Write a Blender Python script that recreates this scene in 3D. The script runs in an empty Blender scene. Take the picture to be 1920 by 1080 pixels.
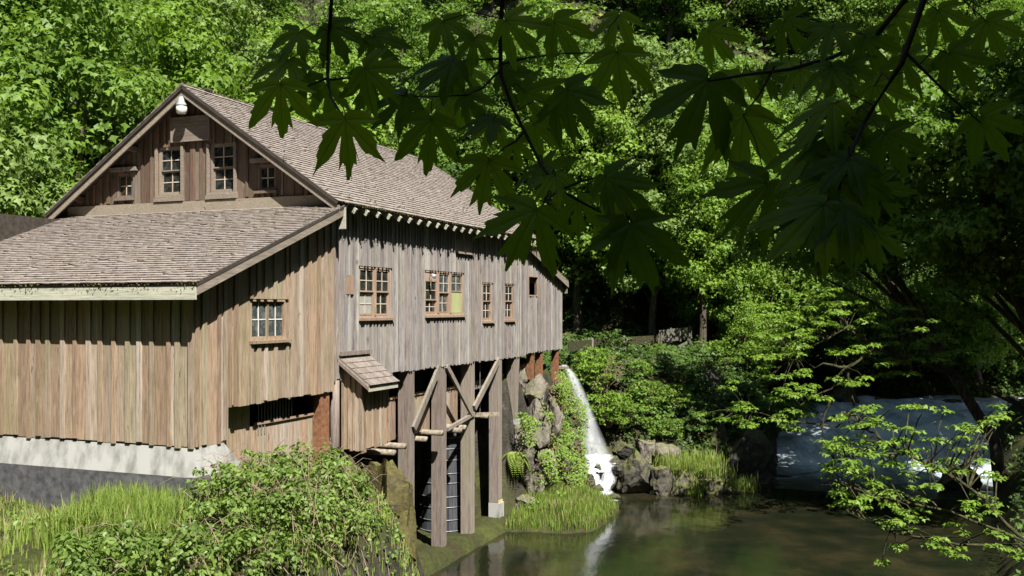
import bpy, math, random
import numpy as np
from mathutils import Vector, Matrix, noise

R = math.radians
random.seed(7)
RNG = np.random.default_rng(11)
sc = bpy.context.scene
COL = sc.collection

# ------------------------------------------------------------------ camera, sky, sun, exposure
CZ = 8.2                      # camera height over the pool (water level is z = 0)
F = 1845.0                    # focal length in pixels of the 1920 x 1080 photograph
cam_d = bpy.data.cameras.new('camera')
cam = bpy.data.objects.new('camera', cam_d)
COL.objects.link(cam)
cam.location = (0, 0, CZ)
cam.rotation_euler = (R(90), 0, 0)
cam_d.sensor_width = 36
cam_d.lens = 36 * F / 1920
cam_d.shift_y = 38 / 1920
cam_d.clip_start = 0.05
cam_d.clip_end = 1500
sc.camera = cam

SUN = Vector((0.325, -0.645, 1.0)).normalized()       # towards the sun
world = bpy.data.worlds.new('World')
sc.world = world
world.use_nodes = True
wn = world.node_tree.nodes
wl = world.node_tree.links
bg = wn['Background']
sky = wn.new('ShaderNodeTexSky')
sky.sky_type = 'NISHITA'
sky.sun_disc = False
sky.sun_elevation = math.asin(SUN.z)
sky.sun_rotation = math.atan2(SUN.x, SUN.y)
wl.new(sky.outputs[0], bg.inputs[0])
bg.inputs[1].default_value = 0.05
sun_d = bpy.data.lights.new('sun', 'SUN')
sun_d.energy = 5.0
sun_d.angle = R(0.5)
sun_d.color = (1.0, 0.955, 0.89)
sun = bpy.data.objects.new('sun', sun_d)
COL.objects.link(sun)
sun.rotation_euler = SUN.to_track_quat('Z', 'Y').to_euler()
sun.location = (0, 0, 60)
sc.view_settings.view_transform = 'Standard'
sc.view_settings.look = 'None'
sc.view_settings.exposure = 1.25
sc.view_settings.gamma = 1
sc.view_settings.use_curve_mapping = False
sc.render.engine = 'CYCLES'
sc.cycles.use_denoising = True
sc.cycles.max_bounces = 6
sc.cycles.diffuse_bounces = 1
sc.cycles.transmission_bounces = 4
sc.cycles.transparent_max_bounces = 12
sc.cycles.caustics_reflective = False
sc.cycles.caustics_refractive = False
sc.cycles.sample_clamp_indirect = 4

def at(u, v, Y):
    """world point seen at photograph pixel (u, v) at depth Y"""
    return Vector(((u - 960) / F * Y, Y, CZ - (v - 578) / F * Y))

# ------------------------------------------------------------------ materials
def new_mat(name):
    m = bpy.data.materials.new(name)
    m.use_nodes = True
    nt = m.node_tree
    for n in list(nt.nodes):
        nt.nodes.remove(n)
    out = nt.nodes.new('ShaderNodeOutputMaterial')
    return m, nt, out

def N(nt, kind, **kw):
    n = nt.nodes.new(kind)
    for k, v in kw.items():
        if k.startswith('i_'):
            key = k[2:]
            n.inputs[int(key) if key.isdigit() else key].default_value = v
        else:
            setattr(n, k, v)
    return n

def ramp(nt, fac, stops, interp='LINEAR'):
    r = nt.nodes.new('ShaderNodeValToRGB')
    cr = r.color_ramp
    cr.interpolation = interp
    while len(cr.elements) > 1:
        cr.elements.remove(cr.elements[-1])
    for k, (p, c) in enumerate(stops):
        e = cr.elements[0] if k == 0 else cr.elements.new(p)
        e.position = p
        e.color = (c[0], c[1], c[2], 1) if not isinstance(c, (int, float)) else (c, c, c, 1)
    nt.links.new(fac, r.inputs[0])
    return r.outputs[0]

def mixc(nt, fac, a, b, mode='MIX'):
    m = nt.nodes.new('ShaderNodeMix')
    m.data_type = 'RGBA'
    m.blend_type = mode
    for sock, val in ((m.inputs[0], fac), (m.inputs[6], a), (m.inputs[7], b)):
        if hasattr(val, 'is_linked'):
            nt.links.new(val, sock)
        elif isinstance(val, (int, float)):
            sock.default_value = val
        else:
            sock.default_value = (val[0], val[1], val[2], 1)
    return m.outputs[2]

def math_n(nt, op, a, b=0.0, clamp=False):
    m = nt.nodes.new('ShaderNodeMath')
    m.operation = op
    m.use_clamp = clamp
    for sock, val in ((m.inputs[0], a), (m.inputs[1], b)):
        if hasattr(val, 'is_linked'):
            nt.links.new(val, sock)
        else:
            sock.default_value = val
    return m.outputs[0]

def tex(nt, scale, detail=4, rough=0.55, vec_scale=None, coord='Object', dist=0.0):
    tc = nt.nodes.new('ShaderNodeTexCoord')
    vec = tc.outputs[coord]
    if vec_scale:
        mp = nt.nodes.new('ShaderNodeMapping')
        mp.inputs['Scale'].default_value = vec_scale
        nt.links.new(vec, mp.inputs[0])
        vec = mp.outputs[0]
    n = nt.nodes.new('ShaderNodeTexNoise')
    n.inputs['Scale'].default_value = scale
    n.inputs['Detail'].default_value = detail
    n.inputs['Roughness'].default_value = rough
    n.inputs['Distortion'].default_value = dist
    nt.links.new(vec, n.inputs['Vector'])
    return n.outputs['Fac']

def bump(nt, height, strength=0.3, dist=0.02):
    b = nt.nodes.new('ShaderNodeBump')
    b.inputs['Strength'].default_value = strength
    b.inputs['Distance'].default_value = dist
    nt.links.new(height, b.inputs['Height'])
    return b.outputs[0]

def finish(nt, out, color, rough=0.8, normal=None, spec=0.3, metallic=0.0):
    p = nt.nodes.new('ShaderNodeBsdfPrincipled')
    if hasattr(color, 'is_linked'):
        nt.links.new(color, p.inputs['Base Color'])
    else:
        p.inputs['Base Color'].default_value = (*color, 1)
    if hasattr(rough, 'is_linked'):
        nt.links.new(rough, p.inputs['Roughness'])
    else:
        p.inputs['Roughness'].default_value = rough
    p.inputs['Specular IOR Level'].default_value = spec
    p.inputs['Metallic'].default_value = metallic
    if normal is not None:
        nt.links.new(normal, p.inputs['Normal'])
    nt.links.new(p.outputs[0], out.inputs[0])
    return p

def wood_mat(name, tints, grain_axis='z', stain=(0.11, 0.13, 0.06), stain_amt=0.35, pale_amt=0.3, contrast=0.6):
    m, nt, out = new_mat(name)
    oi = nt.nodes.new('ShaderNodeObjectInfo')
    k = len(tints)
    base = ramp(nt, oi.outputs['Random'], [(i / k, t) for i, t in enumerate(tints)], 'CONSTANT')
    vs = {'z': (1, 1, 0.05), 'y': (1, 0.05, 1), 'x': (0.05, 1, 1)}[grain_axis]
    g1 = tex(nt, 22, 5, 0.7, vs)
    g2 = tex(nt, 70, 3, 0.6, vs)
    vs2 = {'z': (1, 1, 0.22), 'y': (1, 0.22, 1), 'x': (0.22, 1, 1)}[grain_axis]
    blot = tex(nt, 2.2, 5, 0.6, vs2)
    blot2 = tex(nt, 5.5, 5, 0.65, vs2, dist=0.4)
    gr = ramp(nt, g1, [(0.28, 1 - contrast), (0.5, 1.0), (0.72, 1.28)])
    c = mixc(nt, 1.0, base, gr, 'MULTIPLY')
    gr2 = ramp(nt, g2, [(0.3, 0.78), (0.6, 1.12)])
    c = mixc(nt, 1.0, c, gr2, 'MULTIPLY')
    sm = ramp(nt, blot, [(0.48, 0.0), (0.68, 1.0)])
    sm = math_n(nt, 'MULTIPLY', sm, stain_amt)
    c = mixc(nt, sm, c, stain)
    pm = ramp(nt, blot2, [(0.56, 0.0), (0.74, 1.0)])
    pm = math_n(nt, 'MULTIPLY', pm, pale_amt)
    c = mixc(nt, pm, c, (0.50, 0.46, 0.38))
    vs3 = {'z': (1, 1, 0.35), 'y': (1, 0.35, 1), 'x': (0.35, 1, 1)}[grain_axis]
    kn = tex(nt, 6.5, 2, 0.4, vs3)
    c = mixc(nt, math_n(nt, 'MULTIPLY', ramp(nt, kn, [(0.70, 0.0), (0.76, 1.0)]), 0.7), c, (0.07, 0.05, 0.035))
    h = math_n(nt, 'ADD', g1, math_n(nt, 'MULTIPLY', g2, 0.5))
    finish(nt, out, c, 0.85, bump(nt, h, 0.5, 0.012), 0.2)
    return m

def plain_mat(name, c1, c2, scale=6, rough=0.8, bmp=0.3, dist=0.02, vec=None, spec=0.3, metallic=0.0, lo=0.35, hi=0.65):
    m, nt, out = new_mat(name)
    n = tex(nt, scale, 6, 0.6, vec)
    c = ramp(nt, n, [(lo, c1), (hi, c2)])
    finish(nt, out, c, rough, bump(nt, n, bmp, dist), spec, metallic)
    return m

def leaf_mat(name, dark, light, transl=0.35, rough=0.5, spec=0.25, yellow=None):
    m, nt, out = new_mat(name)
    a = N(nt, 'ShaderNodeAttribute', attribute_name='var')
    oi = nt.nodes.new('ShaderNodeObjectInfo')
    f = math_n(nt, 'ADD', math_n(nt, 'MULTIPLY', a.outputs['Fac'], 0.75), math_n(nt, 'MULTIPLY', oi.outputs['Random'], 0.25))
    stops = [(0.0, dark), (0.75, light)]
    if yellow:
        stops.append((1.0, yellow))
    c = ramp(nt, f, stops)
    p = nt.nodes.new('ShaderNodeBsdfPrincipled')
    nt.links.new(c, p.inputs['Base Color'])
    p.inputs['Roughness'].default_value = rough
    p.inputs['Specular IOR Level'].default_value = spec
    t = nt.nodes.new('ShaderNodeBsdfTranslucent')
    tcol = mixc(nt, 1.0, c, (1.25, 1.3, 0.6), 'MULTIPLY')
    nt.links.new(tcol, t.inputs[0])
    mx = nt.nodes.new('ShaderNodeMixShader')
    mx.inputs[0].default_value = transl
    nt.links.new(p.outputs[0], mx.inputs[1])
    nt.links.new(t.outputs[0], mx.inputs[2])
    nt.links.new(mx.outputs[0], out.inputs[0])
    return m

M = {}
M['lean_wood'] = wood_mat('lean_to_boards', [(0.310, 0.227, 0.159), (0.260, 0.184, 0.127), (0.344, 0.276, 0.213), (0.288, 0.224, 0.146), (0.386, 0.326, 0.265), (0.229, 0.160, 0.112), (0.302, 0.253, 0.177),
                                            (0.330, 0.233, 0.159), (0.274, 0.213, 0.159), (0.323, 0.246, 0.181)],
                          stain=(0.19, 0.18, 0.09), stain_amt=0.4, pale_amt=0.3, contrast=0.62)
M['main_wood'] = wood_mat('weathered_boards', [(0.250, 0.226, 0.215), (0.220, 0.203, 0.197), (0.288, 0.266, 0.249), (0.240, 0.206, 0.187), (0.309, 0.287, 0.259), (0.198, 0.176, 0.166), (0.269, 0.236, 0.211),
                                              (0.227, 0.212, 0.211), (0.367, 0.351, 0.311), (0.257, 0.236, 0.229), (0.230, 0.196, 0.176), (0.275, 0.257, 0.245)],
                          stain=(0.29, 0.27, 0.185), stain_amt=0.35, pale_amt=0.45, contrast=0.7)
M['gable_wood'] = wood_mat('dark_gable_boards', [(0.125, 0.085, 0.062), (0.15, 0.105, 0.08), (0.105, 0.07, 0.05), (0.175, 0.135, 0.11), (0.16, 0.10, 0.07)],
                           stain_amt=0.25, pale_amt=0.15, contrast=0.5)
M['timber'] = wood_mat('heavy_timber', [(0.215, 0.18, 0.155), (0.185, 0.15, 0.13), (0.235, 0.20, 0.165)],
                       stain=(0.24, 0.23, 0.14), stain_amt=0.5, pale_amt=0.2, contrast=0.5)
M['trim'] = wood_mat('trim_boards', [(0.238, 0.197, 0.152), (0.221, 0.184, 0.148), (0.254, 0.213, 0.164)], stain_amt=0.2, grain_axis='y', contrast=0.35)
M['pale_trim'] = wood_mat('pale_fascia', [(0.42, 0.42, 0.33), (0.39, 0.38, 0.30)], stain_amt=0.2, grain_axis='x', contrast=0.3)
M['window_wood'] = wood_mat('window_frames', [(0.30, 0.215, 0.155), (0.33, 0.245, 0.18), (0.27, 0.185, 0.13)], stain_amt=0.1, pale_amt=0.3, contrast=0.3)
M['muntin_wood'] = wood_mat('glazing_bars', [(0.50, 0.42, 0.34), (0.54, 0.46, 0.38), (0.44, 0.34, 0.26)], stain_amt=0.0, pale_amt=0.3, contrast=0.2)
M['white_bar'] = wood_mat('white_glazing_bars', [(0.62, 0.61, 0.57), (0.56, 0.55, 0.50)], stain_amt=0.1, pale_amt=0.2, contrast=0.2)
M['pale_wood'] = wood_mat('pale_braces', [(0.18, 0.158, 0.13), (0.21, 0.182, 0.148)], stain_amt=0.2, contrast=0.4)
M['old_plank'] = wood_mat('grey_flume_planks', [(0.13, 0.12, 0.10), (0.16, 0.145, 0.12), (0.11, 0.105, 0.085)], grain_axis='x', stain=(0.07, 0.08, 0.03), stain_amt=.6, pale_amt=.2)
M['log'] = plain_mat('cut_log', (0.14, 0.115, 0.085), (0.30, 0.255, 0.19), 9, 0.85, 0.4)
M['sheath'] = plain_mat('dark_sheathing', (0.03, 0.025, 0.02), (0.06, 0.05, 0.04), 8)
M['interior'] = plain_mat('dim_interior_wood', (0.035, 0.028, 0.022), (0.06, 0.05, 0.04), 4)
M['rust'] = plain_mat('rusty_steel', (0.13, 0.06, 0.032), (0.25, 0.12, 0.06), 9, 0.75, 0.2, 0.01)
M['concrete'] = plain_mat('pale_concrete', (0.13, 0.13, 0.115), (0.36, 0.36, 0.34), 3.0, 0.9, 0.35, vec=(1, 1, .45), lo=.25, hi=.55)
M['tar'] = plain_mat('tarred_footing', (0.05, 0.05, 0.055), (0.12, 0.12, 0.125), 5, 0.7, 0.3)
M['stave'] = wood_mat('black_staves', [(0.045, 0.048, 0.055), (0.065, 0.068, 0.075), (0.035, 0.036, 0.04)], stain_amt=0.0, pale_amt=0.0, contrast=0.5)
M['iron'] = plain_mat('iron_hoop', (0.16, 0.16, 0.165), (0.30, 0.30, 0.30), 14, 0.5, 0.1, metallic=0.4)
M['lamp_metal'] = plain_mat('galvanised_lamp', (0.62, 0.63, 0.65), (0.78, 0.79, 0.81), 12, 0.3, 0.05, metallic=0.6)
M['lamp_glass'] = plain_mat('ribbed_lamp_lens', (0.62, 0.60, 0.54), (0.75, 0.73, 0.67), 30, 0.25, 0.2, spec=0.5)
M['sign_wood'] = wood_mat('sign_board', [(0.17, 0.14, 0.115), (0.19, 0.155, 0.125)], grain_axis='x', stain_amt=0.1, pale_amt=0.2, contrast=0.4)
M['shutter'] = plain_mat('yellow_green_board', (0.30, 0.32, 0.14), (0.38, 0.39, 0.20), 2.5, 0.8, 0.1, vec=(1, 1, 0.2))

def shingle_mat():
    m, nt, out = new_mat('cedar_shingles')
    a = N(nt, 'ShaderNodeAttribute', attribute_name='var')
    base = ramp(nt, a.outputs['Fac'], [(0, (0.145, 0.12, 0.10)), (0.25, (0.20, 0.172, 0.15)), (0.6, (0.245, 0.213, 0.188)), (0.9, (0.285, 0.25, 0.222)), (1.0, (0.22, 0.17, 0.13))])
    n = tex(nt, 14, 5, 0.7)
    c = mixc(nt, 1.0, base, ramp(nt, n, [(0.3, 0.68), (0.7, 1.25)]), 'MULTIPLY')
    mo = tex(nt, 1.3, 6, 0.7)
    c = mixc(nt, math_n(nt, 'MULTIPLY', ramp(nt, mo, [(0.56, 0.0), (0.72, 1.0)]), 0.4), c, (0.16, 0.15, 0.07))
    finish(nt, out, c, 0.9, bump(nt, n, 0.5, 0.02), 0.15)
    return m
M['shingle'] = shingle_mat()
M['moss_edge'] = plain_mat('eave_moss', (0.055, 0.05, 0.018), (0.12, 0.11, 0.035), 30, 1.0, 0.8, 0.03)

def glass_mat(name, tint, rough=0.04, dust=0.12, dust_col=(0.5, 0.5, 0.45)):
    m, nt, out = new_mat(name)
    n = tex(nt, 6, 6, 0.65)
    c = mixc(nt, math_n(nt, 'MULTIPLY', ramp(nt, n, [(0.45, 0.0), (0.75, 1.0)]), dust), tint, dust_col)
    w = tex(nt, 1.7, 2, 0.5)
    finish(nt, out, c, rough, bump(nt, w, 0.25, 0.02), 0.5)
    return m
M['glass'] = glass_mat('old_window_glass', (0.012, 0.014, 0.013))
M['glass_grey'] = glass_mat('dusty_window_glass', (0.045, 0.055, 0.055), 0.2, 0.35)
M['glass_milky'] = glass_mat('milky_window_glass', (0.30, 0.31, 0.28), 0.3, 0.5)

M['leaf_maple'] = leaf_mat('maple_leaves', (0.06, 0.12, 0.018), (0.15, 0.25, 0.036), 0.38, 0.5, 0.25, (0.22, 0.31, 0.05))
M['leaf_pale'] = leaf_mat('pale_maple_leaves', (0.085, 0.145, 0.03), (0.18, 0.27, 0.065), 0.38, 0.5, 0.25, (0.25, 0.33, 0.10))
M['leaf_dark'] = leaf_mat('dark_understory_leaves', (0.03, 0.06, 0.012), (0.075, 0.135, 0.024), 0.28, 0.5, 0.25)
M['leaf_bright'] = leaf_mat('bright_shrub_leaves', (0.10, 0.18, 0.022), (0.20, 0.32, 0.042), 0.4, 0.5, 0.25, (0.29, 0.38, 0.075))
M['leaf_bramble'] = leaf_mat('bramble_leaves', (0.06, 0.11, 0.022), (0.19, 0.28, 0.055), 0.38, 0.45, 0.3, (0.32, 0.37, 0.12))
M['leaf_cedar'] = leaf_mat('cedar_sprays', (0.045, 0.06, 0.02), (0.11, 0.14, 0.045), 0.25, 0.6, 0.2, (0.17, 0.20, 0.07))
M['cedar_brown'] = leaf_mat('browned_cedar_sprays', (0.05, 0.045, 0.02), (0.105, 0.10, 0.045), 0.2, 0.7, 0.1)
M['dry'] = leaf_mat('dry_brown_leaves', (0.10, 0.065, 0.03), (0.20, 0.14, 0.07), 0.2, 0.7, 0.1)
M['grass'] = leaf_mat('grass_blades', (0.15, 0.22, 0.04), (0.25, 0.34, 0.07), 0.45, 0.5, 0.2, (0.40, 0.38, 0.16))
M['litter'] = leaf_mat('roof_leaf_litter', (0.05, 0.045, 0.02), (0.16, 0.12, 0.06), 0.1, 0.9, 0.1)
M['straw'] = leaf_mat('dry_straw', (0.22, 0.18, 0.09), (0.38, 0.32, 0.18), 0.3, 0.6, 0.2)
M['bark'] = plain_mat('mossy_bark', (0.035, 0.028, 0.02), (0.11, 0.09, 0.065), 7, 0.95, 0.8, 0.05, vec=(1, 1, 0.3))
M['moss_bark'] = plain_mat('moss_covered_limb', (0.022, 0.022, 0.010), (0.065, 0.06, 0.025), 9, 1.0, 0.8, 0.05)
M['twig'] = plain_mat('bare_twigs', (0.16, 0.115, 0.075), (0.30, 0.23, 0.16), 9, 0.9, 0.3)
M['dark_twig'] = plain_mat('green_brown_twig', (0.02, 0.016, 0.01), (0.05, 0.038, 0.02), 20, 0.7, 0.3)

def big_leaf_mat():
    m, nt, out = new_mat('bigleaf_maple_leaf')
    a = N(nt, 'ShaderNodeAttribute', attribute_name='vein')
    oi = nt.nodes.new('ShaderNodeObjectInfo')
    n = tex(nt, 9, 4, 0.6)
    c = ramp(nt, math_n(nt, 'ADD', math_n(nt, 'MULTIPLY', n, 0.3), math_n(nt, 'MULTIPLY', oi.outputs['Random'], 0.7)),
             [(0.15, (0.075, 0.135, 0.008)), (0.5, (0.135, 0.225, 0.012)), (0.85, (0.22, 0.33, 0.02))])
    v = ramp(nt, a.outputs['Fac'], [(0.0, 1.0), (0.35, 0.0)])
    c = mixc(nt, math_n(nt, 'MULTIPLY', v, 0.55), c, (0.07, 0.11, 0.016))
    nb = bump(nt, a.outputs['Fac'], 0.35, 0.01)
    p = nt.nodes.new('ShaderNodeBsdfPrincipled')
    nt.links.new(c, p.inputs['Base Color'])
    nt.links.new(nb, p.inputs['Normal'])
    p.inputs['Roughness'].default_value = 0.35
    p.inputs['Specular IOR Level'].default_value = 0.22
    t = nt.nodes.new('ShaderNodeBsdfTranslucent')
    nt.links.new(mixc(nt, 1.0, c, (1.2, 1.25, 0.4), 'MULTIPLY'), t.inputs[0])
    mx = nt.nodes.new('ShaderNodeMixShader')
    mx.inputs[0].default_value = 0.6
    nt.links.new(p.outputs[0], mx.inputs[1])
    nt.links.new(t.outputs[0], mx.inputs[2])
    nt.links.new(mx.outputs[0], out.inputs[0])
    return m
M['big_leaf'] = big_leaf_mat()

def rock_mat(name, c1, c2, moss=0.6, moss_c=((0.055, 0.06, 0.018), (0.13, 0.135, 0.04)), lim=(0.62, 0.86)):
    m, nt, out = new_mat(name)
    n = tex(nt, 2.4, 8, 0.65)
    n2 = tex(nt, 11, 6, 0.7)
    c = ramp(nt, n, [(0.3, c1), (0.68, c2)])
    c = mixc(nt, 1.0, c, ramp(nt, n2, [(0.25, 0.62), (0.7, 1.2)]), 'MULTIPLY')
    geo = nt.nodes.new('ShaderNodeNewGeometry')
    sep = nt.nodes.new('ShaderNodeSeparateXYZ')
    nt.links.new(geo.outputs['Normal'], sep.inputs[0])
    mn = tex(nt, 1.6, 6, 0.65)
    k = math_n(nt, 'ADD', math_n(nt, 'MULTIPLY', sep.outputs[2], 0.55), math_n(nt, 'MULTIPLY', mn, 1.1))
    mask = math_n(nt, 'MULTIPLY', ramp(nt, k, [(lim[0], 0.0), (lim[1], 1.0)]), moss)
    mc = ramp(nt, n2, [(0.3, moss_c[0]), (0.7, moss_c[1])])
    c = mixc(nt, mask, c, mc)
    h = math_n(nt, 'ADD', n, math_n(nt, 'MULTIPLY', n2, 0.4))
    finish(nt, out, c, 0.85, bump(nt, h, 0.7, 0.08), 0.25)
    return m
M['rock'] = rock_mat('grey_cliff_rock', (0.085, 0.075, 0.06), (0.26, 0.23, 0.195), 0.55)
M['rock_moss'] = rock_mat('mossy_rock', (0.035, 0.033, 0.027), (0.13, 0.12, 0.095), 0.95)
M['rock_boulder'] = rock_mat('brown_mossy_boulder', (0.035, 0.03, 0.022), (0.11, 0.095, 0.07), 1.0, ((0.05, 0.042, 0.014), (0.125, 0.11, 0.035)), (0.30, 0.62))
M['rock_dark'] = rock_mat('wet_and_shaded_rock', (0.018, 0.018, 0.017), (0.06, 0.056, 0.05), 0.55)  # wet stones; on the outcrop the dark colour paints in its shade

def ground_mat():
    m, nt, out = new_mat('forest_ground')
    n = tex(nt, 0.9, 8, 0.65)
    n2 = tex(nt, 7, 6, 0.7)
    c = ramp(nt, n, [(0.3, (0.045, 0.035, 0.02)), (0.5, (0.05, 0.055, 0.02)), (0.7, (0.075, 0.085, 0.025))])
    c = mixc(nt, 1.0, c, ramp(nt, n2, [(0.25, 0.55), (0.7, 1.25)]), 'MULTIPLY')
    geo = nt.nodes.new('ShaderNodeNewGeometry')
    sep = nt.nodes.new('ShaderNodeSeparateXYZ')
    nt.links.new(geo.outputs['Normal'], sep.inputs[0])
    n3 = tex(nt, 2.2, 8, 0.7, (1, 1, 0.5))
    rk = ramp(nt, n3, [(0.3, (0.02, 0.018, 0.015)), (0.55, (0.055, 0.05, 0.04)), (0.75, (0.14, 0.13, 0.11))])
    steep = ramp(nt, math_n(nt, 'ADD', sep.outputs[2], math_n(nt, 'MULTIPLY', n, 0.3)), [(0.55, 1.0), (0.85, 0.0)])
    c = mixc(nt, steep, c, rk)
    finish(nt, out, c, 0.95, bump(nt, math_n(nt, 'ADD', n2, n3), 0.9, 0.12), 0.1)
    return m
M['ground'] = ground_mat()

def pool_mat():
    m, nt, out = new_mat('creek_pool')
    n = tex(nt, 0.45, 5, 0.6)
    c = ramp(nt, n, [(0.32, (0.005, 0.009, 0.005)), (0.5, (0.013, 0.014, 0.007)), (0.70, (0.030, 0.025, 0.012))])
    w = tex(nt, 2.2, 4, 0.6, (1, 0.45, 1))
    finish(nt, out, c, 0.09, bump(nt, w, 0.22, 0.05), 0.5)
    return m
M['pool'] = pool_mat()

def rapid_mat():
    m, nt, out = new_mat('silky_rapids')
    n = tex(nt, 0.5, 5, 0.55, (1.3, 0.5, 1), dist=0.7)
    n2 = tex(nt, 1.7, 4, 0.5, (1.6, 0.35, 1), dist=0.8)
    f = math_n(nt, 'ADD', math_n(nt, 'MULTIPLY', n, 0.65), math_n(nt, 'MULTIPLY', n2, 0.35))
    c = ramp(nt, f, [(0.30, (0.24, 0.31, 0.33)), (0.50, (0.50, 0.58, 0.61)), (0.70, (0.74, 0.79, 0.81))])  # blue of reflected sky put into the colours, lightened against the shade
    a = N(nt, 'ShaderNodeAttribute', attribute_name='var')
    fm = math_n(nt, 'MULTIPLY', a.outputs['Fac'], math_n(nt, 'ADD', math_n(nt, 'MULTIPLY', f, 1.6), 0.1), True)
    c = mixc(nt, fm, (0.014, 0.018, 0.011), c)
    finish(nt, out, c, 0.25, bump(nt, f, 0.35, 0.15), 0.4)
    return m
M['rapid'] = rapid_mat()

def fall_mat(dens, name, sx=9.0):
    m, nt, out = new_mat(name)
    tc = nt.nodes.new('ShaderNodeTexCoord')
    mp = nt.nodes.new('ShaderNodeMapping')
    mp.inputs['Scale'].default_value = (sx, 0.55, 1)
    nt.links.new(tc.outputs['UV'], mp.inputs[0])
    n = nt.nodes.new('ShaderNodeTexNoise')
    n.inputs['Scale'].default_value = 3.0
    n.inputs['Detail'].default_value = 5
    n.inputs['Roughness'].default_value = 0.6
    nt.links.new(mp.outputs[0], n.inputs['Vector'])
    a = N(nt, 'ShaderNodeAttribute', attribute_name='var')
    k = math_n(nt, 'MULTIPLY', ramp(nt, n.outputs['Fac'], [(0.30, 0.08), (0.66, 1.0)]), dens)
    k = math_n(nt, 'MULTIPLY', k, a.outputs['Fac'], True)
    d = nt.nodes.new('ShaderNodeBsdfPrincipled')
    d.inputs['Base Color'].default_value = (0.72, 0.76, 0.8, 1)
    d.inputs['Roughness'].default_value = 0.5
    t = nt.nodes.new('ShaderNodeBsdfTransparent')
    mx = nt.nodes.new('ShaderNodeMixShader')
    nt.links.new(k, mx.inputs[0])
    nt.links.new(t.outputs[0], mx.inputs[1])
    nt.links.new(d.outputs[0], mx.inputs[2])
    nt.links.new(mx.outputs[0], out.inputs[0])
    return m
M['fall'] = fall_mat(0.20, 'falling_water', 11.0)
M['foam'] = fall_mat(.9, 'foaming_water', 5.0)

# ------------------------------------------------------------------ mesh helpers
def link(o, parent=None):
    COL.objects.link(o)
    if parent is not None:
        o.parent = parent
    return o

def mesh_np(name, V, Fc, mat, var=None, smooth=False):
    """V (n,3), Fc (m,k) int array -> mesh, var: per-vertex float attribute"""
    V = np.asarray(V, dtype=np.float32)
    Fc = np.asarray(Fc, dtype=np.int32)
    me = bpy.data.meshes.new(name)
    k = Fc.shape[1]
    me.vertices.add(len(V))
    me.vertices.foreach_set('co', V.ravel())
    me.loops.add(Fc.size)
    me.loops.foreach_set('vertex_index', Fc.ravel())
    me.polygons.add(len(Fc))
    me.polygons.foreach_set('loop_start', np.arange(0, Fc.size, k, dtype=np.int32))
    me.polygons.foreach_set('loop_total', np.full(len(Fc), k, dtype=np.int32))
    if smooth:
        me.polygons.foreach_set('use_smooth', np.ones(len(Fc), dtype=bool))
    if var is not None:
        at_ = me.attributes.new('var', 'FLOAT', 'POINT')
        at_.data.foreach_set('value', np.asarray(var, dtype=np.float32))
    me.update(calc_edges=True)
    me.materials.append(mat)
    return me

def obj(name, me, parent=None):
    return link(bpy.data.objects.new(name, me), parent)

def empty(name, loc=(0, 0, 0), rz=0.0):
    o = bpy.data.objects.new(name, None)
    o.location = loc
    o.rotation_euler = (0, 0, rz)
    o.empty_display_size = 0.3
    return link(o)

def tag(o, label=None, cat=None, group=None, kind=None):
    if label: o['label'] = label
    if cat: o['category'] = cat
    if group: o['group'] = group
    if kind: o['kind'] = kind
    return o

class MB:
    """collects boxes, prisms and tubes into one mesh"""
    def __init__(s):
        s.v = []; s.f = []
    def poly(s, pts, faces):
        b = len(s.v)
        s.v += [tuple(p) for p in pts]
        s.f += [tuple(b + i for i in f) for f in faces]
        return s
    def box(s, x0, x1, y0, y1, z0, z1):
        return s.hexa([(x0, y0, z0), (x1, y0, z0), (x1, y1, z0), (x0, y1, z0), (x0, y0, z1), (x1, y0, z1), (x1, y1, z1), (x0, y1, z1)])
    def hexa(s, p):
        return s.poly(p, [(0, 3, 2, 1), (4, 5, 6, 7), (0, 1, 5, 4), (1, 2, 6, 5), (2, 3, 7, 6), (3, 0, 4, 7)])
    def bar(s, a, b, w, h, up=(0, 0, 1)):
        a = Vector(a); b = Vector(b)
        d = (b - a).normalized()
        side = d.cross(Vector(up))
        if side.length < 1e-4:
            side = d.cross(Vector((1, 0, 0)))
        side.normalize()
        u = side.cross(d).normalized()
        p = []
        for q in (a, b):
            for i, j in ((-1, -1), (1, -1), (1, 1), (-1, 1)):
                p.append(q + side * (i * w / 2) + u * (j * h / 2))
        return s.poly(p, [(0, 1, 2, 3), (7, 6, 5, 4), (0, 4, 5, 1), (1, 5, 6, 2), (2, 6, 7, 3), (3, 7, 4, 0)])
    def tube(s, pts, radii, n=8, cap=True):
        pts = [Vector(p) for p in pts]
        b = len(s.v)
        for i, p in enumerate(pts):
            d = (pts[min(i + 1, len(pts) - 1)] - pts[max(i - 1, 0)]).normalized()
            ref = Vector((0, 0, 1)) if abs(d.z) < 0.9 else Vector((1, 0, 0))
            e1 = d.cross(ref).normalized()
            e2 = d.cross(e1)
            for k in range(n):
                a = 2 * math.pi * k / n
                s.v.append(tuple(p + (e1 * math.cos(a) + e2 * math.sin(a)) * radii[i]))
        for i in range(len(pts) - 1):
            for k in range(n):
                k2 = (k + 1) % n
                s.f.append((b + i * n + k, b + i * n + k2, b + (i + 1) * n + k2, b + (i + 1) * n + k))
        if cap:
            s.f.append(tuple(b + k for k in range(n))[::-1])
            s.f.append(tuple(b + (len(pts) - 1) * n + k for k in range(n)))
        return s
    def mesh(s, name, mat, smooth=False):
        me = bpy.data.meshes.new(name)
        me.from_pydata(s.v, [], s.f)
        me.materials.append(mat)
        if smooth:
            me.polygons.foreach_set('use_smooth', [True] * len(me.polygons))
        me.update()
        return me
    def build(s, name, mat, parent=None, smooth=False):
        return obj(name, s.mesh(name, mat, smooth), parent)

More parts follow.
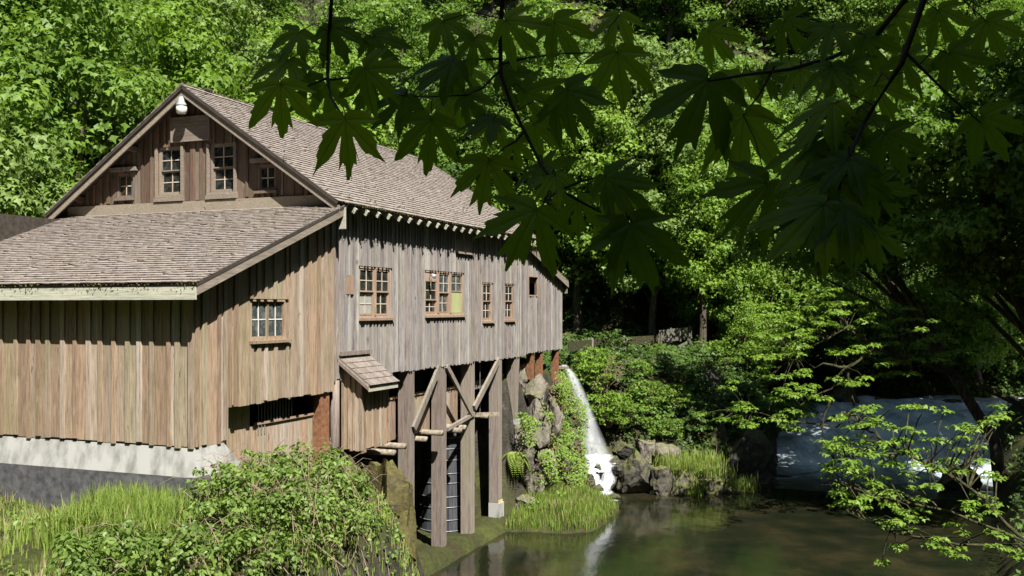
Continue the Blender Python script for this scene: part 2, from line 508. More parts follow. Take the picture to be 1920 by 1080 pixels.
LEAF3 = np.array([(0, 0, 0), (0.33, 0.55, 0.04), (0.52, 0.20, 0.02), (1.0, 0, -0.14), (0.52, -0.20, 0.02), (0.33, -0.55, 0.04)])
LEAF3_F = np.array([(0, 2, 1), (0, 3, 2), (0, 4, 3), (0, 5, 4)])
LEAFO = np.array([(0, 0, 0), (0.25, 0.30, 0.05), (0.62, 0.30, 0.03), (1.0, 0, -0.12), (0.62, -0.30, 0.03), (0.25, -0.30, 0.05)])
LEAFO_F = np.array([(0, 2, 1), (0, 3, 2), (0, 4, 3), (0, 5, 4)])
LEAF1 = np.array([(0, 0, 0), (0.45, 0.30, 0.05), (1.0, 0, -0.1), (0.45, -0.30, 0.05)])
LEAF1_F = np.array([(0, 2, 1), (0, 3, 2)])

def unit(a):
    return a / np.maximum(np.linalg.norm(a, axis=-1, keepdims=True), 1e-6)

def leaf_arrays(P, Nn, A, S, shape=LEAF3, faces=LEAF3_F, var=None, rng=RNG):
    Nn = unit(Nn)
    A = A - (A * Nn).sum(1, keepdims=True) * Nn
    A = unit(A)
    B = np.cross(Nn, A)
    n = len(P); k = len(shape)
    S = np.broadcast_to(np.asarray(S, dtype=float).reshape(-1, 1, 1), (n, 1, 1))
    V = P[:, None, :] + S * (shape[None, :, 0:1] * A[:, None, :] + shape[None, :, 1:2] * B[:, None, :] + shape[None, :, 2:3] * Nn[:, None, :])
    Fc = (np.arange(n) * k)[:, None, None] + faces[None]
    if var is None:
        var = rng.random(n)
    return V.reshape(-1, 3), Fc.reshape(-1, faces.shape[1]), np.repeat(var, k)

def cat_arrays(parts):
    V, Fc, W, off = [], [], [], 0
    for v, f, w in parts:
        V.append(v); Fc.append(f + off); W.append(w); off += len(v)
    return np.concatenate(V), np.concatenate(Fc), np.concatenate(W)

def clump_leaves(centers, radii, per, size, flat=0.55, up=0.6, rng=RNG, shape=LEAF3, faces=LEAF3_F, hang=0.5, full=0.0):
    """domes of overlapping leaves round the given clump centres"""
    centers = np.asarray(centers, float); radii = np.asarray(radii, float)
    n = len(centers) * per
    ci = np.repeat(np.arange(len(centers)), per)
    d = rng.normal(size=(n, 3))
    d = unit(d)
    d[:, 2] = np.where(rng.random(n) < full, d[:, 2], np.abs(d[:, 2]) * 0.9 - 0.25 * rng.random(n))
    rr = radii[ci] * (0.55 + 0.5 * rng.random(n))
    P = centers[ci] + d * rr[:, None] * np.array([1, 1, flat])
    Nn = unit(d + np.array([0, 0, up]) + rng.normal(scale=0.42, size=(n, 3)))
    A = d * np.array([1, 1, 0.2]) + rng.normal(scale=0.5, size=(n, 3)) + np.array([0, 0, -hang])
    S = size * (0.65 + 0.7 * rng.random(n))
    cv = rng.random(len(centers))
    var = np.clip(0.55 * cv[ci] + 0.45 * rng.random(n), 0, 1)
    return leaf_arrays(P, Nn, A, S, shape, faces, var, rng)

# ------------------------------------------------------------------ terrain
MO = np.array([-4.72, 26.0])            # mill corner; local x = out of the long wall (g), local y = along it (s)
LA = math.atan2(0.3681, 0.9298)
LV = np.array([math.sin(LA), math.cos(LA)])
GV = np.array([math.cos(LA), -math.sin(LA)])

def to_local(x, y):
    dx, dy = x - MO[0], y - MO[1]
    return dx * GV[0] + dy * GV[1], dx * LV[0] + dy * LV[1]

def mill_pt(g, s, z=0.0):
    p = MO + g * GV + s * LV
    return Vector((p[0], p[1], z))

def sstep(t):
    t = np.clip(t, 0, 1)
    return t * t * (3 - 2 * t)

GE_S = [-60, -10, -3, 0.6, 1.8, 2.9, 3.8, 11.6, 12.6, 18.6, 19.3, 20.3, 22.5, 24.5, 27, 33, 40, 44, 48, 53, 60, 70]
GE_G = [4.8, 4.6, 4.3, 2.6, 1.4, -0.4, -2.7, -2.7, 0.15, 0.35, -0.3, 1.4, 4.6, 7.4, 8.4, 7.6, 6.6, 8.0, 13, 26, 50, 90]
GR_S = [-60, -10, 5, 22, 38, 43, 48, 54]
GR_G = [14, 15, 16.0, 17.5, 18.5, 26, 45, 90]

def water_z(s):
    return 2.2 * sstep((s - 27.5) / 15)

def fbm(x, y):
    v = np.zeros_like(x)
    for k, (fr, am) in enumerate(((0.11, 1.0), (0.27, 0.5), (0.61, 0.3), (1.4, 0.14))):
        v += am * np.sin(x * fr * 6.1 + 1.7 * k + 1.3 * np.sin(y * fr * 4.3 + k)) * np.cos(y * fr * 5.3 - 0.9 * k + 1.1 * np.sin(x * fr * 3.7))
    return v

def ground_z(x, y):
    x = np.asarray(x, float); y = np.asarray(y, float)
    g, s = to_local(x, y)
    ge = np.interp(s, GE_S, GE_G)
    gr = np.interp(s, GR_S, GR_G)
    wz = water_z(s)
    inl = ge - g                        # metres inland of the left water edge
    dge = np.interp(s + .6, GE_S, GE_G) - np.interp(s - .6, GE_S, GE_G)
    inl = np.where(s > 41, inl / np.sqrt(1 + (dge / 1.2) ** 2), inl)
    plat = np.interp(s, [-60, -8, -2, 3, 12, 18.8, 20, 26, 34, 60], [3.2, 3.7, 3.5, 3.9, 5.6, 5.4, .5, 1.0, 3.2, 4.0])
    slope = np.interp(s, [-10, 18, 20, 30, 60], [0.02, 0.02, 0.75, 0.6, 0.35])
    top = np.interp(s, [-10, 18, 20, 60], [4.0, 6.3, 5.3, 6.5])
    left = np.minimum(plat + slope * np.maximum(inl, 0), np.maximum(top, plat))
    hill = 0.74 * np.maximum(0, np.maximum(y - 57.5 - 0.08 * x, (-g - 15) * 0.9))
    hill = hill * sstep(inl / 9)
    hill = np.where(s > 40, np.minimum(hill, .75 * np.maximum(inl - 1.5, 0)), hill)
    left = left + hill
    w = np.interp(s, [-10, 2, 4, 12, 19, 24], [2.6, 2.0, 1.2, 1.0, 1.2, 1.6])
    w = np.where(s > 40, 1.6 + (s - 40) * .5, w)
    bed = wz - 0.7
    t = sstep(inl / w + 0.35)
    zl = bed + (left - bed) * t
    out = g - gr
    right = wz + 0.9 + 0.42 * np.maximum(out, 0) + 0.5 * np.maximum(out - 9, 0)
    zr = bed + (right - bed) * sstep(out / 2.5 + 0.4)
    z = np.maximum(zl, zr)
    rough = 0.16 * fbm(x, y) * sstep((z - wz + 0.4) / 0.8)
    big = 1.0 * fbm(x * 0.4, y * 0.4) * sstep(hill / 5)
    z = z + rough + big
    # grassy apron at the foot of the cliff
    ap = np.exp(-(((s - 14.3) / 3.4) ** 4 + ((g - 1.5) / 2.7) ** 4))
    z = np.maximum(z, -0.8 + (1.75 - .22 * np.clip(g, 0, 4)) * ap + .24 * fbm(x * 1.7, y * 1.7) * ap)
    pit = sstep((s - 1.5) / 1.5) * sstep((12.6 - s) / 1.5) * sstep((1.2 - g) / 1.2)
    return np.maximum(z, -0.8 + 1.2 * pit + .12 * fbm(x * 1.3, y * 1.3) * pit)

def gz(x, y):
    return float(ground_z(np.array([x]), np.array([y]))[0])

def grid_sheet(name, xs, ys, zf, mat, smooth=True):
    X, Y = np.meshgrid(xs, ys)
    Z = zf(X.ravel(), Y.ravel())
    V = np.stack([X.ravel(), Y.ravel(), Z], 1)
    nx, ny = len(xs), len(ys)
    i = np.arange(nx - 1)[None, :] + nx * np.arange(ny - 1)[:, None]
    Fc = np.stack([i, i + 1, i + 1 + nx, i + nx], -1).reshape(-1, 4)
    return mesh_np(name, V, Fc, mat, None, smooth)

xs = np.concatenate([np.arange(-150, -30, 4.0), np.arange(-30, 34, 0.42), np.arange(34, 160, 4.0)])
ys = np.concatenate([np.arange(-60, 8, 3.0), np.arange(8, 66, 0.42), np.arange(66, 200, 2.2)])
tag(obj('terrain', grid_sheet('terrain', xs, ys, ground_z, M['ground'])), 'dark wooded creek bank and steep hillside', None, None, 'structure')

pool_xs = np.linspace(-14, 60, 60)
def pool_z(x, y):
    return np.zeros_like(x)
tag(obj('pool_water', grid_sheet('pool_water', np.linspace(-30, 60, 50), np.linspace(-60, 54, 60), pool_z, M['pool'])), 'calm brown creek pool below the mill', None, None, 'structure')

def river_sheet():
    ss = np.arange(23.5, 75, 0.35)
    V, rows = [], 40
    W = []
    for s in ss:
        g0 = np.interp(s, GE_S, GE_G) - 1.5
        g1 = np.interp(s, GR_S, GR_G) + 1.5
        for k in range(rows):
            g = g0 + (g1 - g0) * k / (rows - 1)
            p = MO + g * GV + s * LV
            V.append((p[0], p[1], water_z(s) + 0.012 + (0.2 * fbm(np.array([p[0] * 1.4]), np.array([p[1] * 1.8]))[0] * max(0, min(1, (s - 25.6) / 4)))))
            W.append(float(sstep((s - 24.6) / 7)))
    n = len(ss)
    i = np.arange(rows - 1)[None, :] + rows * np.arange(n - 1)[:, None]
    Fc = np.stack([i, i + 1, i + 1 + rows, i + rows], -1).reshape(-1, 4)
    return mesh_np('river_rapids', np.array(V), Fc, M['rapid'], W, True)
tag(obj('river_rapids', river_sheet()), 'silky blue white rapids running into the pool', None, None, 'structure')

# ------------------------------------------------------------------ the mill
mill = empty('grist_mill', (MO[0], MO[1], 0), -LA)
tag(mill, 'weathered wooden grist mill on timber posts with shingle roofs above the creek', 'mill')
RIDGE_G, RIDGE_Z = -4.56, 14.36
EAVE_G, EAVE_Z = 0.45, 10.95
SL = (RIDGE_Z - EAVE_Z) / (EAVE_G - RIDGE_G)          # main roof slope
BACK_G = 2 * RIDGE_G
S_END = 14.27
def roof_z(g):
    return EAVE_Z + SL * (EAVE_G - abs(g - RIDGE_G) - RIDGE_G)
LT_S0, LT_Z0, LT_S1, LT_Z1 = -5.98, 8.72, 0.0, 10.93  # near lean-to roof: eave, top
def lean_z(s):
    return LT_Z0 + (LT_Z1 - LT_Z0) * (s - LT_S0) / (LT_S1 - LT_S0)
def far_z(s):
    return 10.75 - 0.278 * (s - 14.27)

def board_obj(name, mat, parent, axis, a0, a1, zb0, zb1, zt0, zt1, out, th, jit=0.0):
    """a vertical board: axis 's' lies in a plane g = out, axis 'g' in a plane s = out; th sticks outwards"""
    d0, d1 = out, out + th
    o0 = random.uniform(-jit, jit); o1 = random.uniform(-jit, jit)
    b = MB()
    if axis == 's':
        p = [(d0, a0 + o0, zb0), (d1, a0 + o0, zb0), (d1, a1 + o0, zb1), (d0, a1 + o0, zb1),
             (d0, a0 + o1, zt0), (d1, a0 + o1, zt0), (d1, a1 + o1, zt1), (d0, a1 + o1, zt1)]
    else:
        p = [(a0 + o0, d1, zb0), (a1 + o0, d1, zb1), (a1 + o0, d0, zb1), (a0 + o0, d0, zb0),
             (a0 + o1, d1, zt0), (a1 + o1, d1, zt1), (a1 + o1, d0, zt1), (a0 + o1, d0, zt0)]
    b.hexa(p)
    return b.build(name, mat, parent)

def board_wall(parent, axis, a0, a1, bot, top, out, sgn, pitch, bat_w, openings, bmat, gap=0.006, ragged=0.032, bat_th=0.028, bth=0.024):
    """board-and-batten cladding on its sheathing; openings = (a0, a1, z0, z1)"""
    n = max(1, round((a1 - a0) / pitch))
    edges = [a0 + (a1 - a0) * k / n + (random.uniform(-0.24, 0.24) * pitch if 0 < k < n else 0) for k in range(n + 1)]
    for op in openings:
        for q in op[:2]:
            if a0 + .05 < q < a1 - .05:
                k = min(range(1, n), key=lambda i: abs(edges[i] - q)) if n > 1 else None
                if k: edges[k] = q
    edges.sort()
    def pieces(x0, x1, name, o, th, extra):
        segs = [(None, None)]
        cuts = sorted([(z0, z1) for (p0, p1, z0, z1) in openings if x1 > p0 + 0.015 and x0 < p1 - 0.015])
        lo = None
        spans = []
        for z0, z1 in cuts:
            spans.append((lo, z0)); lo = z1
        spans.append((lo, None))
        for (l, h) in spans:
            rb = random.uniform(-ragged, ragged) + extra
            zb0 = bot(x0) + rb if l is None else l
            zb1 = bot(x1) + rb if l is None else l
            zt0 = top(x0) if h is None else h
            zt1 = top(x1) if h is None else h
            if min(zt0 - zb0, zt1 - zb1) < 0.06:
                continue
            board_obj(name, bmat, parent, axis, x0, x1, zb0, zb1, zt0, zt1, o, th * sgn, 0.007)
    for k in range(n):
        dz = random.uniform(0, 0.006)
        pieces(edges[k] + gap / 2, edges[k + 1] - gap / 2, 'board', out, bth + dz, 0)
    for k in range(n + 1):
        c = edges[k]
        w = bat_w * random.uniform(0.85, 1.2)
        x0, x1 = c - w / 2, c + w / 2
        if k == 0: x0, x1 = a0, a0 + w
        if k == n: x0, x1 = a1 - w, a1
        pieces(x0, x1, 'batten', out + sgn * (bth + 0.007), bat_th, random.uniform(-0.01, 0.02))

def sheath_wall(name, axis, a0, a1, bot, top, out, th, openings, mat):
    """dark backing wall with its openings left out"""
    b = MB()
    cuts = sorted({a0, a1, *[p for o in openings for p in o[:2] if a0 < p < a1]} | set(np.linspace(a0, a1, 9).tolist()))
    for x0, x1 in zip(cuts[:-1], cuts[1:]):
        if x1 - x0 < 1e-4: continue
        xm = (x0 + x1) / 2
        zs = sorted([(o[2], o[3]) for o in openings if o[0] < xm < o[1]])
        lo = None
        spans = []
        for z0, z1 in zs:
            spans.append((lo, z0)); lo = z1
        spans.append((lo, None))
        for l, h in spans:
            zb0, zb1 = (bot(x0), bot(x1)) if l is None else (l, l)
            zt0, zt1 = (top(x0), top(x1)) if h is None else (h, h)
            if axis == 's':
                b.hexa([(out - th, x0, zb0), (out, x0, zb0), (out, x1, zb1), (out - th, x1, zb1),
                        (out - th, x0, zt0), (out, x0, zt0), (out, x1, zt1), (out - th, x1, zt1)])
            else:
                b.hexa([(x0, out, zb0), (x1, out, zb1), (x1, out + th, zb1), (x0, out + th, zb0),
                        (x0, out, zt0), (x1, out, zt1), (x1, out + th, zt1), (x0, out + th, zt0)])
    return b.build(name, mat, mill)

# window openings: (a0, a1, z0, z1)
W1 = (1.32, 3.16, 7.93, 9.38); W2 = (5.38, 8.30, 7.98, 9.41); W3 = (9.97, 10.86, 7.74, 9.13); W4 = (12.11, 13.02, 7.76, 9.14)
UH = (7.72, 8.98, 10.12, 10.52); HO = (14.62, 15.66, 8.74, 9.47)
WL = (-3.55, -2.13, 7.45, 8.42)
GWM = (-3.97, -3.14, 11.42, 12.78); GWL = (-5.78, -4.95, 11.42, 12.78); GWR = (-2.40, -1.81, 11.40, 12.11); GWF = (-7.31, -6.72, 11.40, 12.11)

# long side wall
main_open = [W1, W2, W3, W4, UH]
mw = sheath_wall('long_wall', 's', 0.0, S_END, lambda s: 6.32, lambda s: roof_z(0) - 0.12, -0.03, 0.10, main_open, M['sheath'])
board_wall(mw, 's', 0.0, S_END, lambda s: 6.3, lambda s: roof_z(0) - 0.1, -0.03, 1, 0.205, 0.07, main_open, M['main_wood'], bat_th=0.035)
# far lean-to side wall
fw = sheath_wall('far_lean_to_wall', 's', S_END + 0.02, 18.78, lambda s: 6.42, lambda s: far_z(s) - 0.1, -0.03, 0.10, [HO], M['sheath'])
board_wall(fw, 's', S_END + 0.02, 18.78, lambda s: 6.4, lambda s: far_z(s) - 0.08, -0.03, 1, 0.23, 0.075, [HO], M['main_wood'])
# near lean-to side wall, stepped at its foot
def lean_bot(s):
    return 5.25 if s < -4.42 else 6.0
lw = sheath_wall('lean_to_side_wall', 's', -5.49, 0.0, lambda s: 6.02, lambda s: lean_z(s) - 0.12, -0.03, 0.10, [WL], M['sheath'])
board_wall(lw, 's', -5.49, -4.42, lambda s: 5.25, lambda s: lean_z(s) - 0.1, -0.03, 1, 0.36, 0.12, [], M['lean_wood'], bat_th=0.04)
board_wall(lw, 's', -4.41, -0.02, lambda s: 6.0, lambda s: lean_z(s) - 0.1, -0.03, 1, 0.36, 0.12, [WL], M['lean_wood'], bat_th=0.04)
# lean-to front wall (runs on to the left of the picture)
lf = sheath_wall('lean_to_front_wall', 'g', BACK_G, -0.03, lambda g: 5.2, lambda g: lean_z(-5.49) - 0.1, -5.47, 0.10, [], M['sheath'])
board_wall(lf, 'g', BACK_G, 0.0, lambda g: 5.25, lambda g: lean_z(-5.49) - 0.06, -5.475, -1, 0.36, 0.12, [], M['lean_wood'], bat_th=0.04)
# gable wall above the lean-to roof
gopen = [GWM, GWL, GWR, GWF]
gw = sheath_wall('gable_wall', 'g', BACK_G, 0.0, lambda g: 10.6, lambda g: roof_z(g) - 0.12, 0.03, 0.10, gopen, M['sheath'])
board_wall(gw, 'g', RIDGE_G, 0.0, lambda g: 11.22, lambda g: roof_z(g) - 0.1, 0.025, -1, 0.26, 0.085, gopen, M['gable_wood'], ragged=0.03, bat_th=0.035)
board_wall(gw, 'g', BACK_G, RIDGE_G - 0.001, lambda g: 11.22, lambda g: roof_z(g) - 0.1, 0.025, -1, 0.26, 0.085, gopen, M['gable_wood'], ragged=0.03, bat_th=0.035)
b = MB(); b.box(BACK_G, -0.05, -0.075, 0.02, 10.9, 11.21); b.build('sill_board', M['trim'], gw)
# back and far walls, floors: hidden, they keep the inside dark
b = MB()
b.box(BACK_G, BACK_G + 0.1, -5.4, 18.7, 4.5, 10.8)
b.box(BACK_G + 0.1, -0.15, 18.62, 18.74, 6.4, 9.3)
b.hexa([(BACK_G, S_END - .05, 6.4), (-0.14, S_END - .05, 6.4), (-0.14, S_END + .01, 6.4), (BACK_G, S_END + .01, 6.4),
        (BACK_G, S_END - .05, 10.9), (-0.14, S_END - .05, 10.9), (-0.14, S_END + .01, 10.9), (BACK_G, S_END + .01, 10.9)])
b.hexa([(RIDGE_G - .1, S_END - .05, 10.9), (-0.14, S_END - .05, 10.9), (-0.14, S_END + .01, 10.9), (RIDGE_G - .1, S_END + .01, 10.9),
        (RIDGE_G - .1, S_END - .05, 14.1), (RIDGE_G, S_END - .05, 14.1), (RIDGE_G, S_END + .01, 14.1), (RIDGE_G - .1, S_END + .01, 14.1)])
b.hexa([(BACK_G, S_END - .05, 10.91), (RIDGE_G - .11, S_END - .05, 10.91), (RIDGE_G - .11, S_END + .01, 10.91), (BACK_G, S_END + .01, 10.91),
        (RIDGE_G - .2, S_END - .05, 14.1), (RIDGE_G - .11, S_END - .05, 14.1), (RIDGE_G - .11, S_END + .01, 14.1), (RIDGE_G - .2, S_END + .01, 14.1)])
b.build('rear_walls', M['sheath'], mill)
b = MB()
b.box(BACK_G + .1, -0.14, 0.04, 18.6, 6.36, 6.6)
b.box(BACK_G + .1, -0.14, -5.3, 0.02, 6.1, 6.3)
b.build('floor', M['interior'], mill)

# roofs: decks, then shingles
def roof_deck(name, quad, th, mat):
    b = MB()
    p = [Vector(q) for q in quad]
    n = (p[1] - p[0]).cross(p[3] - p[0]).normalized()
    if n.z < 0: n = -n
    b.hexa([q - n * th for q in p] + p)
    return b.build(name, mat, mill), n
S0R, S1R = -0.5, S_END + 0.5
deck_main, n_main = roof_deck('main_roof', [(EAVE_G, S0R, EAVE_Z), (EAVE_G, S1R, EAVE_Z), (RIDGE_G, S1R, RIDGE_Z), (RIDGE_G, S0R, RIDGE_Z)], 0.07, M['interior'])
bg_ = 2 * RIDGE_G - EAVE_G
deck_back, n_back = roof_deck('rear_roof', [(RIDGE_G, S0R, RIDGE_Z - .01), (RIDGE_G, S1R, RIDGE_Z - .01), (bg_, S1R, EAVE_Z), (bg_, S0R, EAVE_Z)], 0.07, M['interior'])
deck_lean, n_lean = roof_deck('lean_to_roof', [(BACK_G - .4, LT_S0, LT_Z0), (EAVE_G, LT_S0, LT_Z0), (EAVE_G, -0.03, LT_Z1), (BACK_G - .4, -0.03, LT_Z1)], 0.07, M['interior'])
deck_far, n_far = roof_deck('far_lean_to_roof', [(0.2, S_END + .02, far_z(S_END)), (0.2, 19.15, far_z(19.15)), (BACK_G, 19.15, far_z(19.15)), (BACK_G, S_END + .02, far_z(S_END))], 0.07, M['interior'])

def shingle_verts(o, e1, e2, n, x, w, y, ln, lift, th, tw):
    """wedge: o origin on the eave, e1 along the eave, e2 up the slope"""
    p = []
    for dn, off in ((0.0, 0.004), (1.0, 0.0)):
        for (a, bb) in ((0, 0), (1, 0), (1, 1), (0, 1)):
            up = (lift + tw * (a - .5)) * (1 - bb)
            h = 0.005 + up + (th * dn) * (1 - 0.75 * bb)
            p.append(o + e1 * (x + w * a) + e2 * (y + ln * bb) + n * h)
    return p

def shingle_roof(deck, o, e1, e2, n, width, length, expo, w_avg, single_rows=0, single_range=None, cap=300):
    o, e1, e2 = Vector(o), Vector(e1).normalized(), Vector(e2).normalized()
    rest = MB(); var = []
    made = 0
    rows = int(length / expo)
    for r in range(rows):
        x = -random.random() * 0.12
        while x < width:
            w = w_avg * random.uniform(0.6, 1.5)
            x1 = min(x + w, width)
            x0 = max(x, 0)
            if x1 - x0 > 0.03:
                y = r * expo - (0.02 if r == 0 else 0) + random.uniform(-0.008, 0.008)
                if random.random() < 0.035: y += random.uniform(0.03, 0.08)
                pv = shingle_verts(o, e1, e2, n, x0 + .003, x1 - x0 - .006, y, expo * 1.5, 0.016 + random.uniform(0, 0.010), 0.021, random.uniform(-.006, .006))
                v = min(1, max(0, random.gauss(0.5, 0.13)))
                if random.random() < .03: v = random.random()
                if r < single_rows and made < cap and (single_range is None or single_range[0] <= x0 <= single_range[1]):
                    sb = MB(); sb.hexa(pv)
                    me = sb.mesh('shingle', M['shingle'])
                    a_ = me.attributes.new('var', 'FLOAT', 'POINT'); a_.data.foreach_set('value', [v] * 8)
                    obj('shingle', me, deck); made += 1
                else:
                    rest.hexa(pv); var += [v] * 8
            x = x + w
    me = rest.mesh('shingle_courses', M['shingle'])
    a_ = me.attributes.new('var', 'FLOAT', 'POINT'); a_.data.foreach_set('value', var)
    so = obj('shingle_courses', me, deck)
    so['kind'] = 'stuff'
sl_len = math.hypot(EAVE_G - RIDGE_G, RIDGE_Z - EAVE_Z)
shingle_roof(deck_main, (EAVE_G, S0R, EAVE_Z), (0, 1, 0), (RIDGE_G - EAVE_G, 0, RIDGE_Z - EAVE_Z), n_main, S1R - S0R, sl_len + .05, 0.165, 0.13)
shingle_roof(deck_back, (bg_, S1R, EAVE_Z), (0, -1, 0), (EAVE_G - RIDGE_G, 0, RIDGE_Z - EAVE_Z), n_back, S1R - S0R, sl_len, 0.30, 0.3)
lw_ = EAVE_G - (BACK_G - .4)
shingle_roof(deck_lean, (BACK_G - .4, LT_S0, LT_Z0), (1, 0, 0), (0, -LT_S0, LT_Z1 - LT_Z0), n_lean, lw_, math.hypot(LT_S0, LT_Z1 - LT_Z0) - .05, 0.165, 0.17, 9, (lw_ - 5.6, lw_), 300)
shingle_roof(deck_far, (BACK_G, 19.15, far_z(19.15)), (1, 0, 0), (0, -1, 0.278), n_far, .2 - BACK_G, 4.9, 0.165, 0.17)
# ridge cap, moss along the eaves, barge boards, fascia, rafter tails
b = MB()
k = S0R
while k < S1R - .3:
    for sg in (1, -1):
        e = Vector((RIDGE_G, 0, RIDGE_Z + .05)); d = Vector((sg, 0, -SL)).normalized() * 0.17
        nn = Vector((SL * sg, 0, 1)).normalized()
        a = e + Vector((0, k, 0)); l2 = Vector((0, 0.36, 0)); hgt = nn * (0.02 + random.uniform(0, .012))
        b.hexa([a, a + l2, a + l2 + d, a + d, a + hgt, a + l2 + hgt * .3, a + l2 + d + hgt * .3, a + d + hgt])
    k += 0.26
b.build('ridge_cap', plain_mat('ridge_shingles', (0.17, 0.14, 0.12), (0.3, 0.26, 0.23), 6), deck_main)
def fringe(name, p0, p1, deck, n=420):
    p0, p1 = np.array(p0), np.array(p1)
    t = RNG.random(n)
    P = p0 + (p1 - p0) * t[:, None] + RNG.normal(scale=(0.02, 0.02, 0.012), size=(n, 3))
    d = unit(RNG.normal(size=(n, 3)) * np.array([1, 1, .4]) + np.array([0, 0, -1.0]))
    V, Fc, W = leaf_arrays(P, RNG.normal(size=(n, 3)), d, 0.025 + 0.03 * RNG.random(n), LEAF1, LEAF1_F)
    o = obj(name, mesh_np(name, V, Fc, M['moss_edge'], W), deck); o['kind'] = 'stuff'
fringe('eave_moss', (EAVE_G + .04, S0R, EAVE_Z + .01), (EAVE_G + .04, S1R, EAVE_Z + .01), deck_main, 900)
fringe('eave_moss', (BACK_G, LT_S0 - .05, LT_Z0 - .0), (EAVE_G, LT_S0 - .05, LT_Z0), deck_lean, 260)
def litter(deck, o, e1, e2, n, width, length, cnt, seed):
    rg = np.random.default_rng(seed)
    o, e1, e2, nn = (np.array(Vector(q)) for q in (o, e1, e2, n))
    e1 = e1 / np.linalg.norm(e1); e2 = e2 / np.linalg.norm(e2)
    cx = rg.uniform(0, width, cnt // 5); cy = rg.uniform(0, length, cnt // 5)
    i = rg.integers(0, len(cx), cnt)
    P = o + e1 * np.clip(cx[i] + rg.normal(scale=.18, size=cnt), 0, width)[:, None] + e2 * np.clip(cy[i] + rg.normal(scale=.1, size=cnt), 0, length)[:, None] + nn * .052
    V, Fc, W = leaf_arrays(P, nn + rg.normal(scale=.2, size=(cnt, 3)), rg.normal(size=(cnt, 3)), .03 + .05 * rg.random(cnt), LEAF1, LEAF1_F, None, rg)
    q = obj('roof_litter', mesh_np('roof_litter', V, Fc, M['litter'], W), deck); q['kind'] = 'stuff'
litter(deck_main, (EAVE_G, S0R, EAVE_Z), (0, 1, 0), (RIDGE_G - EAVE_G, 0, RIDGE_Z - EAVE_Z), n_main, S1R - S0R, sl_len, 900, 1)
litter(deck_lean, (BACK_G - .4, LT_S0, LT_Z0), (1, 0, 0), (0, -LT_S0, LT_Z1 - LT_Z0), n_lean, lw_, 6.2, 700, 2)
def rake(name, a, c, drop, th, mat, deck):
    """barge board hung under a sloping roof edge from a to c"""
    a, c = Vector(a), Vector(c)
    y = Vector((0, 0, -drop)); t = Vector(th)
    MB().hexa([a + y, a + y + t, c + y + t, c + y, a, a + t, c + t, c]).build(name, mat, deck)
rake('barge_board', (EAVE_G, S0R + .05, EAVE_Z - .085), (RIDGE_G, S0R + .05, RIDGE_Z - .085), 0.21, (0, .045, 0), M['trim'], deck_main)
rake('barge_board', (RIDGE_G - .002, S0R + .05, RIDGE_Z - .085), (bg_, S0R + .05, EAVE_Z - .085), 0.21, (0, .045, 0), M['trim'], deck_back)
rake('barge_board', (EAVE_G, S1R, EAVE_Z - .03), (RIDGE_G, S1R, RIDGE_Z - .03), 0.27, (0, .045, 0), M['trim'], deck_main)
rake('barge_board', (EAVE_G - .055, LT_S0 + .05, LT_Z0 - .035), (EAVE_G - .055, -0.21, LT_Z1 - .115), 0.21, (.045, 0, 0), M['trim'], deck_lean)
rake('barge_board', (0.18, S_END + .02, far_z(S_END) - .03), (0.18, 19.1, far_z(19.1) - .03), 0.26, (.045, 0, 0), M['trim'], deck_far)
b = MB(); b.box(0.0, .18, 19.0, 19.06, far_z(19.1) - .55, far_z(19.1) - .28); b.build('fascia_end', M['trim'], deck_far)
b = MB(); b.box(BACK_G - .4, EAVE_G - .03, LT_S0, LT_S0 + .045, LT_Z0 - .34, LT_Z0 - .075); b.build('fascia', M['pale_trim'], deck_lean)
b = MB(); b.box(EAVE_G - .16, EAVE_G + .03, -0.20, -0.15, LT_Z1 - .66, LT_Z1 - .10); b.build('end_board', M['pale_trim'], deck_lean)
for k in range(24):                                     # rafter tails, the sun just catches their ends
    s = 0.35 + k * 0.63
    if s > S1R - .1: break
    za = roof_z(0) - 0.2
    MB().bar((-0.3, s, roof_z(-0.3) - 0.15), (EAVE_G + .03, s, roof_z(EAVE_G + .03) - 0.165), 0.075, 0.15).build('rafter_tail', M['pale_trim'], deck_main)
for k in range(6):
    s = -5.3 + k * 0.95
    MB().tube([(-0.4, s, lean_z(s) - .26), (EAVE_G - .09, s, lean_z(s) - .26)], [.07, .07], 8).build('purlin_end', M['log'], deck_lean)
for k in range(5):
    g = RIDGE_G + (-2 + k) * 2.0
    MB().bar((g, -0.38, roof_z(g) - .22), (g, 0.2, roof_z(g) - .22), 0.1, 0.14).build('purlin_end', M['gable_wood'], deck_main)

